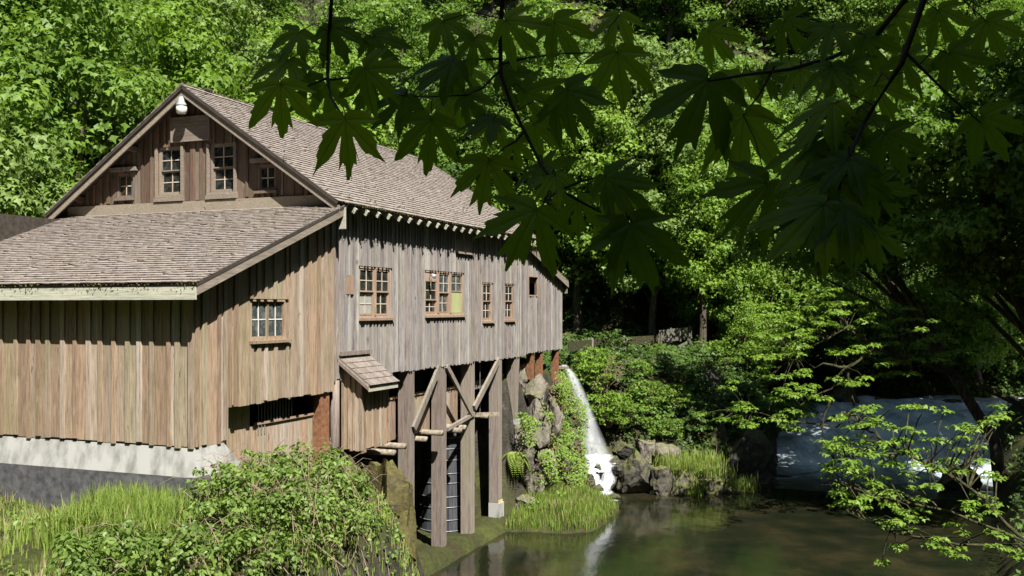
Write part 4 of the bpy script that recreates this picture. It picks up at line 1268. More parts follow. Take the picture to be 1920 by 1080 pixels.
# unseen ring of woods, added to block low sky, also mirrored in windows
for k in range(30):
    a = R(-172 + k * 164 / 29)
    rr = (56 if k % 2 else 64) + 3 * math.sin(k * 1.9)
    x, y = rr * math.cos(a) * 1.15, 6 + rr * math.sin(a)
    plant('maple_tree', TV[k % 5], (x, y, max(gz(x, y), .5) - .3), 2.9 + .3 * math.sin(k * 2.3), None, 'tall maple added behind the viewer to block low sky, mirrored in the gable windows', 'tree', 'maples mirrored in the gable windows')
# western red cedar with drooping sprays above the flume
def make_cedar(seed, H, Rb, nb, per, mat_key):
    rg = np.random.default_rng(seed)
    parts = []
    b = MB()
    b.tube([(0, 0, -.5), (.1, 0, H * .4), (0, .1, H * .8), (0, 0, H)], [.42, .3, .14, .03], 10, False)
    for k in range(nb):
        t = (k + rg.random()) / nb
        z = H * (.10 + .88 * t)
        L = Rb * (1 - t) ** .75 * rg.uniform(.7, 1.15) + .3
        a = rg.uniform(0, 6.283)
        n = int(per * L / Rb) + 6
        q = rg.random(n) ** .7
        dirv = np.array([math.cos(a), math.sin(a), 0])
        sidev = np.array([-math.sin(a), math.cos(a), 0])
        droop = -.42 * L * q ** 2 * 1.2 + .12 * L * q
        lat = rg.normal(scale=.16, size=n) * L * (1.1 - q)
        P = np.array([0, 0, z]) + dirv * (L * q)[:, None] + sidev * lat[:, None] + np.array([0, 0, 1]) * droop[:, None] - np.array([0, 0, 1]) * (np.abs(lat) * .5)[:, None]
        A = dirv * .8 + sidev * np.sign(lat)[:, None] * .7 + np.array([0, 0, -1.1]) + rg.normal(scale=.25, size=(n, 3))
        Nn = dirv * .5 + np.array([0, 0, .9]) + rg.normal(scale=.35, size=(n, 3))
        parts.append(leaf_arrays(P, Nn, A, .34 * (.6 + .7 * rg.random(n)), np.array([(0, 0, 0), (.4, .17, .02), (1, 0, -.1), (.4, -.17, .02)]), LEAF1_F, np.clip(.25 + .5 * q + .3 * rg.random(n), 0, 1), rg))
        b.tube([(0, 0, z), tuple(np.array([0, 0, z]) + dirv * L * .5 + np.array([0, 0, .02 * L])), tuple(np.array([0, 0, z]) + dirv * L * .95 + np.array([0, 0, -.33 * L]))], [.05, .03, .01], 5, False)
    V, Fc, W = cat_arrays(parts)
    return b.mesh('trunk', M['bark'], True), mesh_np('crown', V, Fc, M[mat_key], W)
cedar = make_cedar(71, 15, 3.1, 120, 130, 'leaf_cedar')
cedar_d = make_cedar(72, 17, 3.4, 90, 60, 'cedar_brown')
p = at(1278, 640, 60.5); plant('cedar_tree', cedar, (p.x, p.y, gz(p.x, p.y) - .4), .68, .3, 'cedar with pale drooping sprays standing above the wooden flume', 'tree')
p = at(1165, 640, 59.5); plant('cedar_tree', cedar_d, (p.x, p.y, gz(p.x, p.y) - .4), .5, 1.3, 'dark cedar hung with brown dead sprays behind the bright shrub', 'tree')
p = at(1088, 640, 60.5); plant('cedar_tree', cedar, (p.x, p.y, gz(p.x, p.y) - .4), .6, 2.2, 'dark cedar trunk just beyond the far end of the mill', 'tree', mat=M['leaf_dark'])
p = at(1345, 600, 62); plant('cedar_tree', cedar, (p.x, p.y, gz(p.x, p.y) - .4), .8, 4.0, 'tall dark cedar between the two lit maples', 'tree', mat=M['leaf_dark'])
TH = make_tree_meshes(130, 20, 4.3, 10.6, 6.2, 140, 150, .24, .3, M['leaf_pale'], flat=.8, cr=(.75, 1.4))
for (u, Y, s_, m, lab) in ((1085, 59.5, 1.0, 'leaf_bright', 'tall bright maple crown above the far lean-to roof'), (1175, 60.5, 1.08, 'leaf_pale', 'tall pale maple crown over the hung cedar'), (1262, 61, .98, 'leaf_pale', 'tall pale maple crown over the cedar by the flume'),
                           (1010, 61, 1.05, 'leaf_maple', 'tall maple crown behind the end of the roof'), (1315, 57.3, .80, 'leaf_bright', 'bright high maple crown right above the flume'), (1228, 58.2, .84, 'leaf_pale', 'pale high maple crown left above the flume'), (1365, 59.0, .66, 'leaf_bright', 'lower bright maple crown between flume and rapids'), (1400, 63, 1.05, 'leaf_maple', 'tall maple crown above the layered boughs')):
    p = at(u, 600, Y)
    plant('maple_tree', TH, (p.x, p.y, gz(p.x, p.y) - .3), s_, None, lab, 'tree', mat=M[m])
for (u, v, Y, k, s_, m, lab) in ((1120, 560, 61, 0, 1.0, 'leaf_bright', 'bright maple over the far lean-to roof'),
                                 (1060, 560, 63.5, 1, 1.2, 'leaf_pale', 'pale maple rising behind the bright one over the lean-to'),
                                 (1165, 560, 64.0, 2, 1.3, 'leaf_bright', 'bright maple filling the gap over the hung cedar'),
                                 (1300, 560, 63.5, 3, 1.25, 'leaf_pale', 'pale maple filling the gap beside the tall cedar'),
                                 (1372, 560, 64.0, 0, 1.3, 'leaf_bright', 'bright maple right of the tall cedar'),
                                 (1460, 560, 64.0, 1, 1.3, 'leaf_bright', 'bright maple high over the left end of the rapids'),
                                 (1215, 520, 63.5, 1, 1.25, 'leaf_pale', 'broad pale maple towering behind the cedars'),
                                 (1330, 620, 59.5, 2, .72, 'leaf_maple', 'low maple with layered leaves right of the flume'),
                                 (1425, 640, 60.5, 3, .85, 'leaf_maple', 'maple with layered sunlit boughs left of the rapids'),
                                 (1390, 620, 57.0, 1, .45, 'leaf_bright', 'small bright maple sapling between flume and rapids')):
    p = at(u, v, Y)
    plant('maple_tree', TV[k], (p.x, p.y, gz(p.x, p.y) - .3), s_, None, lab, 'tree', mat=M[m])
for i, u in enumerate(range(1450, 2000, 42)):
    s0_ = 45.5 + (i % 3) * 2.2
    Yb = 66 + (i % 3) * 2.5
    x = (u - 960) / F * Yb
    g, s = to_local(x, Yb)
    y = Yb
    while g > np.interp(s, GE_S, GE_G) - 1.0 and y < 95:
        y += 1.0; x = (u - 960) / F * y; g, s = to_local(x, y)
    plant('maple_tree', TV[i % 4], (x, y, gz(x, y) - .4), .75 + .12 * (i % 3), None, 'dark green maple crowding the water at the river bend', 'tree', 'dark maples along the river bend', mat=M['leaf_dark'] if i % 3 else M['leaf_maple'])
# right-bank trees, placed and added so their crowns shade the rapids
TB = make_tree_meshes(140, 18, 5.2, 12.5, 5.2, 190, 165, .26, .34, M['leaf_maple'], cr=(.8, 1.4), lean=-3.6)
for (x, y, s_, rz, lab) in ((22.6, 41.0, 1.0, .1, 'tall maple leaning from the right bank over the rapids'), (27, 47.5, 1.05, -.1, 'tall maple behind the leaning one on the right bank'),
                            (31.5, 53, 1.1, .1, 'maple at the bend of the river on the right bank'), (25, 35, 1.0, .3, 'maple farthest right on the near bank'), (37, 51, 1.1, 0, 'shade maple added behind the river bend on the right bank'), (32.8, 44, 1.0, .1, 'shade maple added between the others on the right bank')):
    plant('maple_tree', TB, (x, y, gz(x, y) - .4), s_, rz, lab, 'tree')

TL = make_tree_meshes(150, 17, 3.6, 12.5, 3.0, 80, 140, .25, .3, M['leaf_maple'], cr=(.7, 1.2), lean=-8.0)  # extra leaning maple, its crown set to throw shade on the far bank
plant('maple_tree', TL, (21.8, 43.6, gz(21.8, 43.6) - .4), 1.0, 0, 'shade maple added to lean farthest out from the right bank over the creek', 'tree')
# ------------------------------------------------------------------ shrubs
def make_shrub(seed, Rr, H, nclump, per, size, leafmat, stems=14, shape=LEAF3, faces=LEAF3_F, twig='twig', cr=(.07, .30), hang=.3):
    rg = np.random.default_rng(seed)
    d = unit(rg.normal(size=(nclump, 3))); d[:, 2] = np.abs(d[:, 2])
    rad = .45 + .55 * rg.random(nclump) ** .6
    C = d * rad[:, None] * np.array([Rr, Rr, H]) * rg.uniform(.75, 1.25, (nclump, 1))
    V, Fc, W = clump_leaves(C, rg.uniform(*cr, nclump), per, size, .6, .6, rg, shape, faces, hang)
    b = MB()
    for c in C[:stems]:
        b.tube([(rg.normal() * .12, rg.normal() * .12, -.25), tuple(c * .55 + np.array([0, 0, .1])), tuple(c)], [.022, .015, .006], 5, False)
    return b.mesh('stems', M[twig], True), mesh_np('foliage', V, Fc, leafmat, W)
SV = [make_shrub(200, 1.1, 1.3, 130, 16, .13, M['leaf_bright'], 50), make_shrub(201, 1.3, 1.1, 140, 16, .13, M['leaf_maple'], 50),
      make_shrub(202, 1.0, 1.5, 130, 17, .13, M['leaf_dark'], 50), make_shrub(203, 1.4, .9, 120, 26, .11, M['leaf_bramble'], shape=LEAF1, faces=LEAF1_F)]
PS = ('stems', 'foliage')
def shrub(k, u, v, Y, s_, lab, m=None, group=None, ground=True, dz=0.0):
    p = at(u, v, Y)
    z = gz(p.x, p.y) if ground else p.z
    return plant('shrub', SV[k], (p.x, p.y, z - .1 + dz), s_, None, lab, 'shrub', group, PS, M[m] if m else None)
shrub(0, 1112, 715, 46.6, 1.0, 'bright green shrub at the top of the waterfall', ground=False)
shrub(0, 1118, 690, 47.0, .9, 'bright green shrub top rising behind the waterfall crest', ground=False)
shrub(0, 1140, 790, 45.2, .7, 'yellow green shrub beside the middle of the waterfall', ground=False)
shrub(1, 1142, 765, 45.6, .9, 'sunlit shrub right of the waterfall under the dead twigs', 'leaf_bright', ground=False)
UB = 'undergrowth shrubs between the flume and the pool'
rg_s = np.random.default_rng(9)
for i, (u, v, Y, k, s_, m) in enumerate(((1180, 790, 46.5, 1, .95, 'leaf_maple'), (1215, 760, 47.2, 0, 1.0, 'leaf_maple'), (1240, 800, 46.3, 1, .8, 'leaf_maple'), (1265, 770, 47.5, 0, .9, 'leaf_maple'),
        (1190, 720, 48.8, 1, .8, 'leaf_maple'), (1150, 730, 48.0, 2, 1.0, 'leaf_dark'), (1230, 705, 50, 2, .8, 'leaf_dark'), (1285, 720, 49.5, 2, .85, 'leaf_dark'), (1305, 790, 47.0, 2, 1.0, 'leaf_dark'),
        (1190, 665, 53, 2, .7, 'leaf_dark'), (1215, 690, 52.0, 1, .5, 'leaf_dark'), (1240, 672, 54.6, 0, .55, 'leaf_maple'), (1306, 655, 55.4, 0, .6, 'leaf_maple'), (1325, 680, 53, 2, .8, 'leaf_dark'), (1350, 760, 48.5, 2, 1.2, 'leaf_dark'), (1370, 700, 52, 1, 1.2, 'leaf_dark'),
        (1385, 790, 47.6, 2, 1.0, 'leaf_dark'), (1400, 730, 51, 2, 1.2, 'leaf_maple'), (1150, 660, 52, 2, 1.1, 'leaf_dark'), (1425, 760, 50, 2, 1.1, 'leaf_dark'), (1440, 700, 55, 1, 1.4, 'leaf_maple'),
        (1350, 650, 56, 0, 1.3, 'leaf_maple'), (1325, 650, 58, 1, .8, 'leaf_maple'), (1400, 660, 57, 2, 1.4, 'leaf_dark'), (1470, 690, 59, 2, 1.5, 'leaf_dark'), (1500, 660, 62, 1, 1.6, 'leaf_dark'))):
    near_ = 'on the bank right of the waterfall' if u < 1290 else 'above the dark rock outcrop'
    tone = {'leaf_maple': 'green', 'leaf_bright': 'bright green', 'leaf_dark': 'dark green'}[m]
    hgt = 'low down' if v > 745 else ('half way up' if v > 690 else 'high up below the flume')
    shrub(k, u, v, Y, s_, f'{tone} shrub {hgt} {near_}', m, f'{tone} shrubs {hgt} {near_}')
# clothe the slope behind: ferns and low leaves nobody could count
def lot(x, y):
    g, s = to_local(x, y)
    return (g < np.interp(s, GE_S, GE_G)) & ((s < -5.8) | (g > .3))
def scatter_leaves(name, n, xr, yr, size, mat, label, keep, lift=(.05, .7), seed=3, shape=LEAF3, faces=LEAF3_F):
    rg = np.random.default_rng(seed)
    x = rg.uniform(*xr, n); y = rg.uniform(*yr, n)
    k = keep(x, y) & (fbm(x * 2.3 + seed, y * 2.3) > -.25)
    x, y = x[k], y[k]
    z = ground_z(x, y) + rg.uniform(lift[0], lift[1], len(x)) * np.clip(.5 + fbm(x * 1.3, y * 1.3), .2, 1.2)
    P = np.stack([x, y, z], 1)
    Nn = rg.normal(scale=.5, size=P.shape) + np.array([0.1, -.5, 1])
    A = rg.normal(size=P.shape) + np.array([0, -.4, -.3])
    V, Fc, W = leaf_arrays(P, Nn, A, size * (.6 + .8 * rg.random(len(P))), shape, faces, np.clip(.5 + .5 * fbm(x * 2, y * 2) + rg.normal(scale=.2, size=len(x)), 0, 1), rg)
    o = obj(name, mesh_np(name, V, Fc, mat, W))
    return tag(o, label, 'undergrowth', None, 'stuff')
def on_bank(x, y):
    g, s = to_local(x, y)
    return (g < np.interp(s, GE_S, GE_G) - .4) & (s > 19.5)
def on_bank_r(x, y):
    g, s = to_local(x, y)
    return (g > np.interp(s, GR_S, GR_G) + .6)
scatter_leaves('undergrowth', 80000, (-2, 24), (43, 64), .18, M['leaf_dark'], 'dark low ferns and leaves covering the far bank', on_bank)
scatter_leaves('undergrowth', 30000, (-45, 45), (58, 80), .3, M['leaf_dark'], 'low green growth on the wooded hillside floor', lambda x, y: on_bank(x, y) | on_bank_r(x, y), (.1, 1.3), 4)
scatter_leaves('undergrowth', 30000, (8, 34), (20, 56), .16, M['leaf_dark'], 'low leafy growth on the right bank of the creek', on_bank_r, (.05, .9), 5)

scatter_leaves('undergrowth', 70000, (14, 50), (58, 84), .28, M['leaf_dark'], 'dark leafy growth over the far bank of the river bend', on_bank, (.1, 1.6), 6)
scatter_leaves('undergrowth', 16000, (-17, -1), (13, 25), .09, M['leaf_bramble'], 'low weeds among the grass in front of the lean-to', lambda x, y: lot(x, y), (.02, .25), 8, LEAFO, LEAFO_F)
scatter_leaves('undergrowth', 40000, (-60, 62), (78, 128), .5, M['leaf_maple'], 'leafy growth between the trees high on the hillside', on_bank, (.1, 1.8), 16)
# dead brown twigs behind the waterfall crest
b = MB(); rg = np.random.default_rng(33)
for k in range(26):
    a = at(1105 + rg.uniform(-6, 30), 745 + rg.uniform(-25, 20), 46.5)
    e = at(1135 + rg.uniform(0, 42), 670 + rg.uniform(-8, 45), 46.3 + rg.uniform(-.8, .8))
    mid = a.lerp(e, .5) + Vector((rg.normal() * .12, rg.normal() * .2, .18))
    b.tube([a, mid, e], [.02, .014, .004], 5, False)
    for _ in range(3):
        q = mid.lerp(e, rg.random()); b.tube([q, q + Vector((rg.normal() * .35, rg.normal() * .3, rg.normal() * .2 - .05))], [.008, .003], 4, False)
o = b.build('dead_branches', M['twig']); tag(o, 'tangle of bare brown dead branches right of the waterfall crest', 'branches')

# ------------------------------------------------------------------ brambles and grass below the lean-to
def bramble(name, cs, rs, per, size, lab, mat='leaf_bramble', seed=1, canes=60, loc=None):
    """a thicket from explicit clump centres (world)"""
    rg = np.random.default_rng(seed)
    cs = np.array(cs)
    root = empty(name, (float(cs[:, 0].mean()), float(cs[:, 1].mean()), float(cs[:, 2].min())))
    tag(root, lab, 'bush', 'bramble thickets below the lean-to')
    top = cs[rg.random(len(cs)) < .3] + np.stack([rg.normal(scale=.15, size=3) for _ in range(1)])
    cs = np.concatenate([cs, top + np.array([0, 0, 1]) * rg.uniform(.12, .36, (len(top), 1))])
    rs = np.concatenate([rs, rg.uniform(.06, .15, len(top))])
    off = np.array(root.location)
    V, Fc, W = clump_leaves(cs - off, rs * 1.15, per, size * .95, .85, .45, rg, LEAFO, LEAFO_F, .25)
    obj('foliage', mesh_np('foliage', V, Fc, M[mat], W), root)
    b = MB()
    for k in range(canes):
        c = Vector(cs[rg.integers(len(cs))] - off)
        g0 = c + Vector((rg.normal() * .4, rg.normal() * .4, -1.2))
        e = c + Vector((rg.normal() * .35, rg.normal() * .35, rg.uniform(.1, .5)))
        q1 = g0.lerp(c, .5) + Vector((rg.normal() * .2, rg.normal() * .2, .1))
        b.tube([g0, q1, c + Vector((0, 0, .22)), c.lerp(e, .6) + Vector((0, 0, .2)), e], [.008, .007, .006, .005, .002], 5, False)
    b.build('canes', M['twig'], root)['kind'] = 'stuff'
def thicket(u_rng, top_fn, Ynear, Yfar, n, seed, zmin=None):
    rg = np.random.default_rng(seed)
    out = []
    while len(out) < n:
        u = rg.uniform(*u_rng); Y = rg.uniform(Ynear, Yfar)
        X = (u - 960) / F * Y
        g, s = to_local(X, Y)
        if g < .35 and s < 3: continue
        zt = CZ - (top_fn(u) - 578) / F * Y
        z0 = gz(X, Y)
        if zt < z0 + .1: zt = z0 + .25
        if zt > z0 + 2.0: continue
        out.append((X, Y, z0 + (zt - z0) * rg.uniform(.15, 1.0)))
    return out
top1 = lambda u: np.interp(u, [360, 400, 450, 520, 560, 620, 680, 730, 780], [925, 898, 884, 858, 848, 860, 888, 930, 975]) + 9 * math.sin(u * .13) + 6 * math.sin(u * .31)
c = thicket((368, 520), top1, 19.0, 23.2, 110, 1); bramble('bramble_bush', c, np.random.default_rng(1).uniform(.08, .30, len(c)), 24, .098, 'leafy green bramble bush against the pale concrete footing', seed=1)
c = thicket((500, 650), top1, 20.5, 25.0, 120, 2); bramble('bramble_bush', c, np.random.default_rng(2).uniform(.08, .30, len(c)), 24, .098, 'tallest bramble bush, under the barred opening of the lean-to', seed=2)
c = thicket((620, 682), lambda u: top1(u) + 8, 22.0, 26.0, 70, 3); bramble('bramble_bush', c, np.random.default_rng(3).uniform(.15, .3, len(c)), 24, .095, 'bramble bush spilling down beside the mossy boulder', seed=3)
c = thicket((340, 560), lambda u: np.interp(u, [340, 400, 560], [965, 940, 920]), 17.5, 20.5, 130, 4); bramble('bramble_bush', c, np.random.default_rng(4).uniform(.08, .28, len(c)), 24, .092, 'nearest bramble bush, low in front of the concrete footing', seed=4)
c = thicket((540, 700), lambda u: np.interp(u, [540, 640, 700], [915, 930, 975]), 18.5, 22.5, 110, 5); bramble('bramble_bush', c, np.random.default_rng(5).uniform(.08, .28, len(c)), 24, .092, 'low bramble bush in front of the mossy boulder', seed=5)
c = thicket((120, 760), lambda u: 1010 + 14 * math.sin(u * .05), 14.0, 18.0, 150, 6); bramble('bramble_bush', c, np.random.default_rng(6).uniform(.14, .3, len(c)), 30, .10, 'low brambles straggling along the very bottom of the bank', seed=6)

def grass(name, pts, hgt, lab, seed, mat='grass', lean=.35, w=.010):
    rg = np.random.default_rng(seed)
    P = np.array(pts, float); n = len(P)
    h = hgt * (.45 + .8 * rg.random(n))
    a = rg.uniform(0, 6.283, n)
    d = np.stack([np.cos(a), np.sin(a), np.zeros(n)], 1)
    sd = np.stack([-np.sin(a), np.cos(a), np.zeros(n)], 1)
    ln = lean * rg.random(n)
    up = np.array([0, 0, 1.0])
    p1 = P + up * (h * .55)[:, None] + d * (h * ln * .3)[:, None]
    p2 = P + up * (h * (1 - ln * .35))[:, None] + d * (h * ln)[:, None]
    ww = w * (1 + .5 * rg.random(n))[:, None]
    V = np.stack([P - sd * ww, P + sd * ww, p1 + sd * ww * .8, p1 - sd * ww * .8, p2], 1).reshape(-1, 3)
    base = np.arange(n)[:, None] * 5
    Fc = np.concatenate([base + np.array([0, 1, 2]), base + np.array([0, 2, 3]), base + np.array([3, 2, 4])], 0)
    o = obj(name, mesh_np(name, V, Fc, M[mat], np.repeat(rg.random(n), 5)))
    return tag(o, lab, 'grass', None, 'stuff')
def tuft_points(n, xr, yr, keep, seed, clump=.2):
    rg = np.random.default_rng(seed)
    cx = rg.uniform(*xr, n // 14); cy = rg.uniform(*yr, n // 14)
    i = rg.integers(0, len(cx), n)
    x = cx[i] + rg.normal(scale=clump, size=n); y = cy[i] + rg.normal(scale=clump, size=n)
    k = keep(x, y); x, y = x[k], y[k]
    return np.stack([x, y, ground_z(x, y) - .03], 1)
def lot(x, y):
    g, s = to_local(x, y)
    return (g < np.interp(s, GE_S, GE_G)) & ((s < -5.8) | (g > .3))
grass('grass', tuft_points(20000, (-16, -1.5), (13, 25), lot, 1), .28, 'long green grass on the bank in front of the lean-to', 1)
grass('grass', tuft_points(7000, (-8.5, -6.3), (18, 21.5), lot, 11, .12), .75, 'tall grass tufts beside the tarred footing', 2, lean=.5)
grass('grass', tuft_points(7000, (-16, -1.5), (13, 25), lot, 17), .4, 'dry pale stalks among the grass in front of the lean-to', 7, 'straw', .6, .006)
def apron(x, y):
    g, s = to_local(x, y)
    return (s > 11.0) & (s < 19) & (g > .35) & (ground_z(x, y) > .05)
grass('grass', tuft_points(26000, (-2, 6.5), (34, 43.5), apron, 3, .16), .42, 'bright grass tufts at the foot of the ivy cliff', 3)
grass('grass', tuft_points(6000, (-2, 6.5), (34, 43.5), apron, 13, .2), .36, 'straw-coloured dry grass at the foot of the ivy cliff', 9, 'straw', .6, .007)
pts = []
rgx = np.random.default_rng(21)
for (u, v, Y, r, n) in ((1290, 880, 44.2, 34, 900), (1320, 868, 44.8, 30, 900), (1255, 872, 44.6, 20, 400), (1345, 890, 44.0, 26, 500), (1300, 925, 43.2, 22, 260), (1385, 915, 43.9, 20, 260), (1410, 918, 44.2, 12, 150), (1260, 865, 45.2, 30, 400)):
    for _ in range(n):
        p = at(u + rgx.normal() * r * .6, v + rgx.normal() * 7, Y + rgx.normal() * .3); pts.append(p[:])
grass('grass', pts, .38, 'sunlit grass growing on the mossy rocks by the pool', 4)

# ivy and weeds hanging on the cliff under the mill
def cliff_growth(n, seed, size, mat, lab, dens=-.1):
    rg = np.random.default_rng(seed)
    s = rg.uniform(12.3, 19.2, n); z = rg.uniform(.6, 6.0, n)
    k = (fbm(s * 3.1 + seed, z * 3.3) > dens) & (z < np.interp(s, [12, 13.5, 15.5, 17, 19.2], [4.6, 4.2, 5.3, 5.6, 5.4]))
    k &= ~((s > 17.3) & (z > 6.4 - (s - 17.3) * 1.1)) & ~((s > 18.3) & (rg.random(n) > .35))
    k &= ~((s > 12.4) & (s < 13.9) & (z > 1.2) & (z < 3.7) & (rg.random(n) > .22))
    s, z = s[k], z[k]
    g = np.interp(z, [.5, 2.5, 5.5], [1.25, .75, .30]) + .18 * fbm(s * 2, z * 2) + rg.uniform(-.1, .28, len(s)) + np.interp(s, [12, 14, 17, 19], [-.15, .1, .3, .35])
    x = MO[0] + g * GV[0] + s * LV[0]; y = MO[1] + g * GV[1] + s * LV[1]
    P = np.stack([x, y, z], 1)
    Nn = rg.normal(scale=.45, size=P.shape) + np.array([GV[0] * .5 - .2, GV[1] * .5 - .6, .7])
    A = rg.normal(scale=.6, size=P.shape) + np.array([0, 0, -.8])
    V, Fc, W = leaf_arrays(P, Nn, A, size * (.6 + .8 * rg.random(len(P))), LEAF3, LEAF3_F, None, rg)
    o = obj('cliff_ivy', mesh_np('cliff_ivy', V, Fc, M[mat], W))
    tag(o, lab, 'ivy', None, 'stuff')
cliff_growth(17000, 1, .085, 'leaf_bright', 'bright green ivy covering the cliff between posts and waterfall', .2)
cliff_growth(9000, 2, .075, 'leaf_bramble', 'paler weeds trailing over the cliff below the steel posts', .25)
cliff_growth(2200, 3, .08, 'dry', 'dry brown stalks among the ivy on the cliff', .25)
def ferns(u, v, Y, n, L, lab, mat, seed):
    rg = np.random.default_rng(seed); c = at(u, v, Y)
    a = rg.uniform(0, 6.283, n); q = []
    parts = []
    for k in range(n):
        m = 26
        t = np.linspace(.05, 1, m)
        d = np.array([math.cos(a[k]), math.sin(a[k]), 0])
        P = np.array(c[:]) + d * (L * t * .75)[:, None] + np.array([0, 0, 1]) * (L * (.45 * t - 1.35 * t * t))[:, None]
        sdv = np.array([-math.sin(a[k]), math.cos(a[k]), 0])
        for sg in (1, -1):
            parts.append(leaf_arrays(P, np.tile([0, 0, 1.0], (m, 1)) + d * .4, np.tile(sdv * sg + d * .4 + np.array([0, 0, -.25]), (m, 1)), L * .26 * np.sin(np.pi * np.clip(t * .9 + .1, 0, 1)) + .02, LEAF1 * np.array([1, .5, 1]), LEAF1_F, None, rg))
    V, Fc, W = cat_arrays(parts)
    o = obj('fern', mesh_np('fern', V - np.array(c[:]), Fc, M[mat], W)); o.location = c
    tag(o, lab, 'fern')
ferns(962, 848, 37.9, 15, 1.0, 'drooping yellow green fern beside the last timber post', 'grass', 1)
ferns(1330, 855, 45.8, 16, .8, 'green fern above the grassy rocks by the pool', 'leaf_maple', 2)

# ------------------------------------------------------------------ old wooden flume
fl = empty('wooden_flume', at(1262, 640, 58))
tag(fl, 'old grey wooden flume on a trestle in the undergrowth', 'flume')
fo = fl.location.copy()
def fbar(name, a, c, w, h, mat='timber'):
    MB().bar(Vector(a) - fo, Vector(c) - fo, w, h).build(name, M[mat], fl)
F0, F1 = at(1236, 632, 55.8), at(1297, 624, 56.6)
for k in range(3):
    dz = Vector((0, 0, .26 - .24 * k + .03 * (k % 2)))
    fbar('plank', F0 + dz, F1 + dz, .05, .225, 'old_plank')
fd = (F1 - F0).normalized()
for k in range(4):
    q = F0.lerp(F1, .06 + .29 * k)
    fbar('upright', q + Vector((0, -.06, -.4)), q + Vector((0, -.06, .34 + .1 * (k % 2))), .09, .09, 'old_plank')
for u in (1254, 1291):
    q = at(u, 622, 56.1)
    fbar('leg', q + Vector((0, -.05, -.4)), Vector((q.x, q.y - .05, q.z - 1.9)), .14, .14, 'old_plank')
fbar('brace', at(1262, 655, 55.9), at(1292, 640, 56.0), .07, .12, 'old_plank')
fbar('brace', at(1292, 636, 55.9), at(1306, 670, 55.7), .08, .12, 'old_plank')
A0 = at(1066, 650, 46.5)
prev = A0
for (u, v, Y) in ((1110, 645, 51), (1170, 640, 55), (1236, 636, 57.2)):
    q = at(u, v, Y)
    for dz in (.12, -.12):
        fbar('plank', prev + Vector((0, 0, dz)), q + Vector((0, 0, dz)), .05, .225, 'moss_bark')
    fbar('leg', q + Vector((0, -.06, .32)), Vector((q.x, q.y - .06, gz(q.x, q.y) - .2)), .13, .13)
    prev = q
MB().bar(at(1385, 678, 55.5) , at(1340, 676, 56), .4, .35).build('fallen_log', M['bark'])
tag(bpy.data.objects['fallen_log'], 'short mossy log lying below the maple right of the flume', 'log')

# ------------------------------------------------------------------ leafy boughs reaching in from the right bank
def spray_tree(name, lab, stems, sprays, per, size, leafmat, bark, r0, seed, cat='tree', flat=.22):
    rg = np.random.default_rng(seed)
    base = at(*stems[0][0]); base.z = min(base.z, gz(base.x, base.y))
    root = empty(name, base); tag(root, lab, cat)
    off = root.location
    b = MB()
    for st in stems:
        P = [at(*q) - off for q in st]
        rr = r0 * (1 if st is stems[0] else .55)
        # smooth with wobble
        Q = []
        for i in range(len(P) - 1):
            for t in (0, .33, .66):
                Q.append(P[i].lerp(P[i + 1], t) + Vector((rg.normal(), rg.normal(), rg.normal())) * rr * .45)
        Q.append(P[-1])
        b.tube(Q, [rr * (1 - .85 * i / (len(Q) - 1)) for i in range(len(Q))], 8, False)
    C, Rs = [], []
    allst = [(at(*p0) - off).lerp(at(*p1) - off, t) for st in stems for p0, p1 in zip(st[:-1], st[1:]) for t in np.linspace(0, 1, 9)]
    for (u, v, Y, r) in sprays:
        c = at(u, v, Y) - off
        C.append(c[:]); Rs.append(r)
        nearp = min(allst, key=lambda q: (q - c).length)
        b.tube([nearp, nearp.lerp(c, .6) + Vector((0, 0, .1)), c], [.018, .012, .005], 5, False)
    b.build('trunk', M[bark], root, True)
    V, Fc, W = clump_leaves(C, Rs, per, size, flat, 1.5, rg, LEAF3, LEAF3_F, .15)
    obj('foliage', mesh_np('foliage', V, Fc, M[leafmat], W), root)
    return root
rgv = np.random.default_rng(77)
sp = []
for (u, v, r, n) in ((1500, 640, 30, 5), (1520, 620, 25, 5), (1480, 665, 25, 4), (1545, 605, 25, 4), (1575, 590, 25, 4), (1490, 735, 20, 3), (1470, 740, 18, 3), (1520, 745, 25, 3), (1460, 600, 30, 3), (1590, 660, 20, 3), (1600, 720, 20, 3), (1420, 690, 35, 4), (1440, 650, 30, 3), (1390, 760, 25, 3), (1360, 790, 20, 2), (1470, 790, 22, 2), (1500, 800, 22, 2), (1640, 640, 40, 6), (1690, 600, 50, 8), (1750, 660, 50, 8), (1650, 700, 35, 5), (1420, 800, 20, 2), (1390, 805, 20, 2)):
    for _ in range(n):
        sp.append((u + rgv.normal() * r * .6, v + rgv.normal() * r * .35, 38 + rgv.normal() * 1.2, float(rgv.uniform(.22, .42))))
spray_tree('leaning_maple', 'mossy leaning maple with sunlit leaf sprays hanging over the rapids',
           [[(1960, 780, 38.5), (1760, 690, 38.2), (1640, 650, 38), (1585, 690, 37.8), (1560, 730, 37.8), (1500, 760, 38)], [(1640, 650, 38), (1590, 615, 38), (1530, 645, 38), (1490, 670, 38)],
            [(1590, 690, 37.8), (1545, 680, 37.8), (1528, 690, 38)], [(1570, 720, 37.8), (1545, 780, 37.9), (1535, 850, 37.8)], [(1585, 690, 38), (1600, 760, 38), (1570, 800, 38), (1480, 790, 38), (1400, 770, 38.4)]],
           sp + [(q[0] + float(rgv.normal()) * 22, q[1] - abs(float(rgv.normal())) * 26, q[2] + .5, q[3]) for q in sp], 40, .14, 'leaf_bright', 'moss_bark', .12, 5, flat=.4)
sp = []
